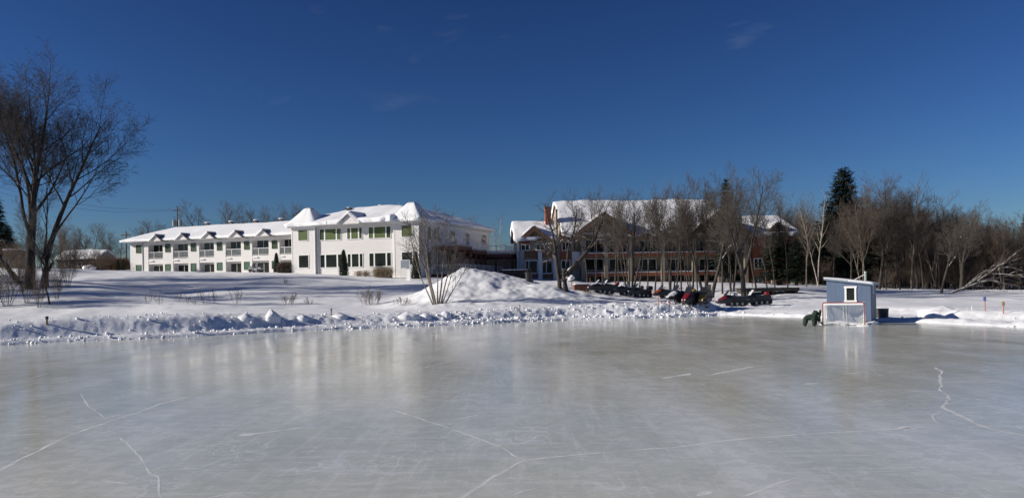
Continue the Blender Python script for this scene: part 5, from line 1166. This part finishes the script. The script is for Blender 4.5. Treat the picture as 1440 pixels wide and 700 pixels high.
SM = [(843, 412.5, -10, PB, PYl, CLEARW, None, 'black snowmobile with yellow skis, leftmost in the line'),
      (856, 411, -16, PB, PB, CLEARW, 'bag', 'black snowmobile with a red bag behind the leftmost one'),
      (877, 415.5, -14, PB, PB, CLEARW, 'snow', 'dark snowmobile with pale windshield in front of the many-stemmed tree'),
      (898, 417.5, -18, PB, PB, TINT, 'rack', 'all-black snowmobile with a cargo box on its tail'),
      (934, 419.5, -14, PO, PB, TINT, 'snow', 'orange-red snowmobile left of the red and white one'),
      (956, 425, -32, PW, PR, TINT, 'back', 'white snowmobile with red trim, third from the middle stake'),
      (973, 428, -50, PDR, PW, TINT, None, 'red and black snowmobile nosed toward the ice'),
      (992, 426, -62, PYl, PB, TINT, 'back', 'yellow and black snowmobile beside the dark leaning trunk'),
      (1028, 430.5, -6, PDR, PR, TINT, 'snow', 'dark red nosed snowmobile left of the big dark trunk'),
      (1063, 429, -6, PB, PB, CLEARW, 'bag', 'black snowmobile with a red bag, rightmost in the line')]
for (px, pyb, rz, c1, c2, sh, ex, lb_) in SM:
    c = ground(px, pyb); slope = 0
    e = snowmobile(c1, c2, sh, lb_, c, R(-rz), ex); e.scale = (.84, .84, .98)
    dx_, dy_ = math.cos(R(-rz)), math.sin(R(-rz)); e.location.z = (tz(c.x-dx_, c.y-dy_)+tz(c.x+dx_, c.y+dy_)+2*c.z)/4-.10
    e.rotation_euler = (0, -math.atan2(tz(c.x+dx_, c.y+dy_)-tz(c.x-dx_, c.y-dy_), 2.), R(-rz))

# helmets left on some seats
HW_ = paint('helmet_white', (.62, .62, .63)); VIS = TINT
for (px, py, mt, lb_) in [(846, 402, HW_, 'white helmet resting on the leftmost snowmobile'), (872, 405, HW_, 'white helmet on the dark snowmobile before the many-stemmed tree'), (890, 407, PR, 'red helmet on the all-black snowmobile'), (982, 413, PYl, 'yellow helmet on the snowmobile beside the leaning trunk'), (1040, 416, HW_, 'white helmet on the dark red nosed snowmobile')]:
    b_ = min((o for o in COL.objects if o.name.startswith('snowmobile') and o.parent is None), key=lambda o: abs(o.location.x/o.location.y-ratios(px, py)[0]))
    ca_, sa_ = math.cos(b_.rotation_euler.z), math.sin(b_.rotation_euler.z); xo = .45
    e_ = empty('helmet', (b_.location.x+xo*.84*ca_, b_.location.y+xo*.84*sa_, b_.location.z+.845*.98), b_.rotation_euler.z, lb_, 'helmet', 'helmets left on the snowmobiles')
    MB().ball((0, 0, .15), (.17, .145, .165), 12, 8).build('shell', mt, e_, smooth=True); MB().ball((-.06, 0, .15), (.125, .125, .07), 10, 6).build('visor', VIS, e_, smooth=True)
    MB().box(-.17, -.06, -.07, .07, .0, .08).build('chin_bar', mt, e_, bevel=.02)

# ------------------------------------------------------------------ blue hut, net, bin, animal figure
BLUE = mat('hut_blue', (.085, .125, .205), .55, (.105, .15, .235), 2.5, stretch=(1, 1, .3), bump=.06)
cx, cy = on_ice(1194, 454.5)
ang = R(-31); hut = empty('ice_hut', (0, 0, 0), ang, 'small blue wooden hut with a slanted snowy roof on the ice', 'hut')
HW, HD = 2.0, 1.9
hc = Vector((cx, cy, 0)); ca, sa = math.cos(ang), math.sin(ang); hut.location = hc
zl, zr_ = 2.14, 1.86                                   # wall height left and right
nbd = 10
MB().hexa([(-HW/2+.02, .02, .12), (HW/2-.02, .02, .12), (HW/2-.02, HD-.02, .12), (-HW/2+.02, HD-.02, .12), (-HW/2+.02, .02, zl-.02), (HW/2-.02, .02, zr_-.02), (HW/2-.02, HD-.02, zr_-.02), (-HW/2+.02, HD-.02, zl-.02)]).build('core', BLUE, hut)
for k in range(nbd):
    x0, x1 = -HW/2+HW*k/nbd+.0015, -HW/2+HW*(k+1)/nbd-.0015; za, zb_ = zl+(zr_-zl)*k/nbd-.01, zl+(zr_-zl)*(k+1)/nbd-.01
    for y_ in ((-.012, .018), (HD-.018, HD+.012)):
        MB().hexa([(x0, y_[0], .10), (x1, y_[0], .10), (x1, y_[1], .10), (x0, y_[1], .10), (x0, y_[0], za), (x1, y_[0], zb_), (x1, y_[1], zb_), (x0, y_[1], za)]).build('board', BLUE, hut)
for k in range(10):
    y0, y1 = .02+(HD-.04)*k/10+.004, .02+(HD-.04)*(k+1)/10-.004
    MB().box(HW/2-.018, HW/2+.012, y0, y1, .10, zr_-.02).build('board', BLUE, hut); MB().box(-HW/2-.012, -HW/2+.018, y0, y1, .10, zl-.02).build('board', BLUE, hut)
rf = MB().hexa([(-HW/2-.12, -.15, zl+.0), (HW/2+.14, -.15, zr_-.02), (HW/2+.14, HD+.15, zr_-.02), (-HW/2-.12, HD+.15, zl+.0), (-HW/2-.12, -.15, zl+.07), (HW/2+.14, -.15, zr_+.05), (HW/2+.14, HD+.15, zr_+.05), (-HW/2-.12, HD+.15, zl+.07)]).build('roof', mat('roof_edge_blue', (.22, .27, .35), .5), hut)
roof_snow(lambda x, y: zl+.07+(zr_-zl-.02)*(x+HW/2+.12)/(HW+.26), -HW/2-.13, HW/2+.15, -.16, HD+.15, .085, 'roof_snow', rf, 0, 12, 30, 24, .01, .03, .3)
wx0, wx1, wz0, wz1 = -.09, .27, 1.12, 1.72
w_ = MB(); w_.box(wx0-.085, wx0, -.05, -.014, wz0-.09, wz1+.09); w_.box(wx1, wx1+.085, -.05, -.014, wz0-.09, wz1+.09); w_.box(wx0-.11, wx1+.11, -.055, -.0135, wz1, wz1+.09); w_.box(wx0-.11, wx1+.11, -.065, -.0135, wz0-.09, wz0)
w_ = w_.build('window', TRIM, hut); MB().box(wx0, wx1, -.03, -.0145, wz0, wz1).build('pane', GLASS, w_)
for s in (-.7, .7): MB().box(s-.07, s+.07, -.25, HD+.25, 0, .118).build('runner', BROWN, hut)
sp = MB().tube([(.62, 1.2, zr_-.05), (.62, 1.2, zr_+.62)], .055, 8).build('stove_pipe', mat('pipe_green', (.28, .36, .31), .5), hut); MB().tube([(.62, 1.2, zr_+.6), (.62, 1.2, zr_+.66)], .075, 8).build('pipe_cap', METAL, sp)
MB().tube([(-.05, 1.2, zl-.1), (.6, 1.2, zr_+.52)], .016, 5).build('pipe_stay', TRIM, hut)
MB().tube([(HW/2+.08, .2, zr_-.03), (HW/2+.09, .2, zr_-.45)], .03, 6).build('icicle', RSNOW, hut)

# hockey net
NETM = mat('net_string', (.72, .72, .70), .8); NRED = mat('net_red', (.26, .035, .04), .5, (.33, .055, .06), 5., coat=.3)
mid = Vector((*on_ice(1186.3, 457.9), 0)); Wn = 54.5/F*mid.y
net = empty('hockey_net', mid, R(-27), 'hockey net with red posts and white mesh in front of the blue hut', 'hockey net')
Hn = 1.07; hw = Wn/2
for s in (-1, 1): MB().tube([(s*hw, 0, 0), (s*hw, 0, Hn-.08), (s*(hw-.03), 0, Hn-.02), (s*(hw-.09), 0, Hn)], .024, 8).build('post', NRED, net)
MB().tube([(-hw+.08, 0, Hn), (hw-.08, 0, Hn)], .024, 8).build('crossbar', NRED, net)
D1, D2 = .55, 1.05
MB().tube([(-hw, 0, .03), (-hw+.1, D2*.8, .03), (-hw+.35, D2, .03), (hw-.35, D2, .03), (hw-.1, D2*.8, .03), (hw, 0, .03)], .025, 6).build('base_frame', TRIM, net)
MB().tube([(-hw+.05, 0, Hn-.01), (-hw+.1, D1*.8, Hn-.01), (-hw+.25, D1, Hn-.01), (hw-.25, D1, Hn-.01), (hw-.1, D1*.8, Hn-.01), (hw-.05, 0, Hn-.01)], .022, 6).build('top_frame', TRIM, net)
for s in (-.05, .07): MB().tube([(s, D1, Hn-.02), (s, D2, .03)], .020, 6).build('back_bar', TRIM, net)
MB().box(-hw+.06, hw-.06, -.02, .03, Hn-.11, Hn-.035).build('lacing', TRIM, net)
m = MB(); g = .055; r0 = .0062
n = int(2*hw/g)
for k in range(n+1):
    x = -hw+2*hw*k/n; m.tube([(x, D2*(1 if abs(x) < hw-.3 else .85), .03), (x, D1*(1 if abs(x) < hw-.2 else .85), Hn)], r0, 3, False); m.tube([(x, 0, Hn), (x, D1, Hn)], r0, 3, False)
for k in range(int(Hn/g)+1):
    z = .03+k*g; f = min(1, z/Hn); y = D2+(D1-D2)*f; m.tube([(-hw, 0, z), (-hw+.1, y*.8, z), (-hw+.3, y, z), (hw-.3, y, z), (hw-.1, y*.8, z), (hw, 0, z)], r0, 3, False)
for s in (-1, 1):
    for k in range(1, 14): y = D2*k/14; m.tube([(s*(hw-.1*k/14), y*.95, .03), (s*(hw-.1*k/14), min(y, D1)*.95, Hn if y < D1 else Hn*(D2-y)/(D2-D1))], r0, 3, False)
for k in range(1, 10): m.tube([(-hw, D1*k/10, Hn), (hw, D1*k/10, Hn)], r0, 3, False)
m.build('mesh', NETM, net)
# snow swept into the net
for i, (px, py, w, h_) in enumerate([(1180, 455, 1.2, .16), (1200, 456.5, 1.0, .13), (1163, 456, .7, .08), (1216, 458, .6, .07), (1226, 455, .8, .10)]):
    cxx, cyy = on_ice(px, py); n = 14; m = MB(); rg_ = random.Random(i)
    for k in range(5):
        t = k/4
        for j in range(n):
            q = w*.5*(1-t)*(1+.3*rg_.uniform(-1, 1)*(1-t)); m.v.append((q*math.cos(6.283*j/n)*1.3, q*math.sin(6.283*j/n)*.8, h_*(t**.8)+(rg_.uniform(-.02, .02) if k else -.03)))
    for k in range(4):
        for j in range(n): m.f.append((k*n+j, k*n+(j+1) % n, (k+1)*n+(j+1) % n, (k+1)*n+j))
    o = m.build('snow_drift', SNOW, smooth=True); o.location = (cxx, cyy, 0); tag(o, ['swept snow inside the left half of the net', 'swept snow inside the right half of the net', 'thin snow at the left post of the net', 'thin snow at the right post of the net', 'low snow against the base of the hut'][i], 'snow drift', 'swept snow around the net')
# dark bin
cxx, cyy = on_ice(1241, 450); s_ = cyy/F; e = empty('steel_bin', (cxx, cyy, 0), .3, 'dark grey open bin on the snow right of the blue hut', 'bin')
MB().lathe([(0, .02), (.27, 0), (.285, .12), (.28, .125), (.295, .32), (.29, .325), (.305, .56), (.325, .575), (.325, .605), (.295, .61), (.285, .10), (0, .09)], 20).build('body', mat('bin_dark', (.045, .05, .045), .55, (.07, .075, .07), 4.), e)
for s in (-1, 1): MB().tube([(s*.30, -.07, .42), (s*.35, -.06, .42), (s*.35, .06, .42), (s*.30, .07, .42)], .012, 5).build('handle', METAL, e)
# dark green animal figure beside the net
c2 = Vector((*on_ice(1142, 458.3), 0)); sc = c2.y/F; 
fx = lambda px: (px-1142)*sc
fz = lambda py: (458.3-py)*sc
e = empty('animal_figure', c2, R(-12), 'dark green animal figure on all fours with raised head beside the hockey net', 'animal figure')
m = MB()
def limb(pts, rs, dy=0): m.tube([(fx(a), dy+b2, fz(b)) for a, b, b2 in pts], rs, 10)
def blob(px, py, y, rx, ry, rz_): m.ball((fx(px), y, fz(py)), (rx, ry, rz_), 14, 10)
limb([(1132.6, 448.6, 0), (1135, 446.6, 0), (1138.5, 446, 0), (1142, 446, 0), (1145, 445.5, 0)], [.09, .135, .14, .145, .14])
blob(1133.8, 448, 0, .11, .15, .12); blob(1144.4, 446, 0, .12, .16, .15)
limb([(1144, 445, 0), (1146, 442, 0), (1147.2, 440, 0)], [.14, .14, .12]); blob(1146.8, 439.8, -.02, .13, .13, .115); blob(1150, 441.6, 0, .09, .09, .08)
for s in (-1, 1):
    limb([(1133.6, 448.5, s*.09), (1133, 453, s*.10), (1131.8, 457.4, s*.10)], [.12, .10, .07]); limb([(1131.8, 457.6, s*.10), (1133.4, 457.9, s*.10)], [.06, .045])
    blob(1145.4, 436.9, s*.085, .03, .025, .045)
limb([(1143.8, 447, -.10), (1144.2, 452, -.12), (1143.8, 457.4, -.12)], [.125, .10, .075]); limb([(1143.6, 457.6, -.12), (1145.8, 457.9, -.12)], [.06, .045])
limb([(1147, 446, .08), (1148, 450, .10), (1147.4, 454, .10), (1147.2, 457.3, .10)], [.09, .07, .06, .05])
limb([(1148.5, 445.5, 0), (1151, 445.4, -.02), (1152.2, 442.5, -.02), (1152.9, 438.8, -.02), (1153.5, 435.4, -.02)], [.10, .08, .07, .06, .05]); limb([(1151, 446, -.02), (1151.6, 449.5, 0), (1151.4, 452.8, 0)], [.08, .07, .05])
bd = m.build('body', mat('dark_green_plush', (.012, .028, .020), .9, (.026, .050, .036), 9., bump=.8, bscale=40), e)
rm = bd.modifiers.new('remesh', 'REMESH'); rm.mode = 'VOXEL'; rm.voxel_size = .018; rm.use_smooth_shade = True
smo = bd.modifiers.new('smooth', 'SMOOTH'); smo.factor = .5; smo.iterations = 3
MB().ball((fx(1153.6), -.04, fz(436.4)), (.035, .035, .05), 8, 6).build('muzzle', mat('muzzle_brown', (.10, .05, .035), .7), e)
MB().ball((fx(1150.4), -.10, fz(443.6)), (.03, .02, .03), 8, 6).build('chin_patch', mat('chin_tan', (.22, .17, .10), .8), e)
for k, (px, py) in enumerate([(1148.2, 439.2), (1150.2, 439)]): MB().ball((fx(px), -.105, fz(py)), .014, 8, 6).build('eye', BLACK, e)
MB().tube([(fx(1153.5), -.02, fz(453)), (fx(1155.2), -.02, fz(455.5)), (fx(1156.8), -.02, fz(456.9))], [.03, .035, .02], 7).build('base_bar', mat('violet_grey', (.11, .08, .11), .6), e)
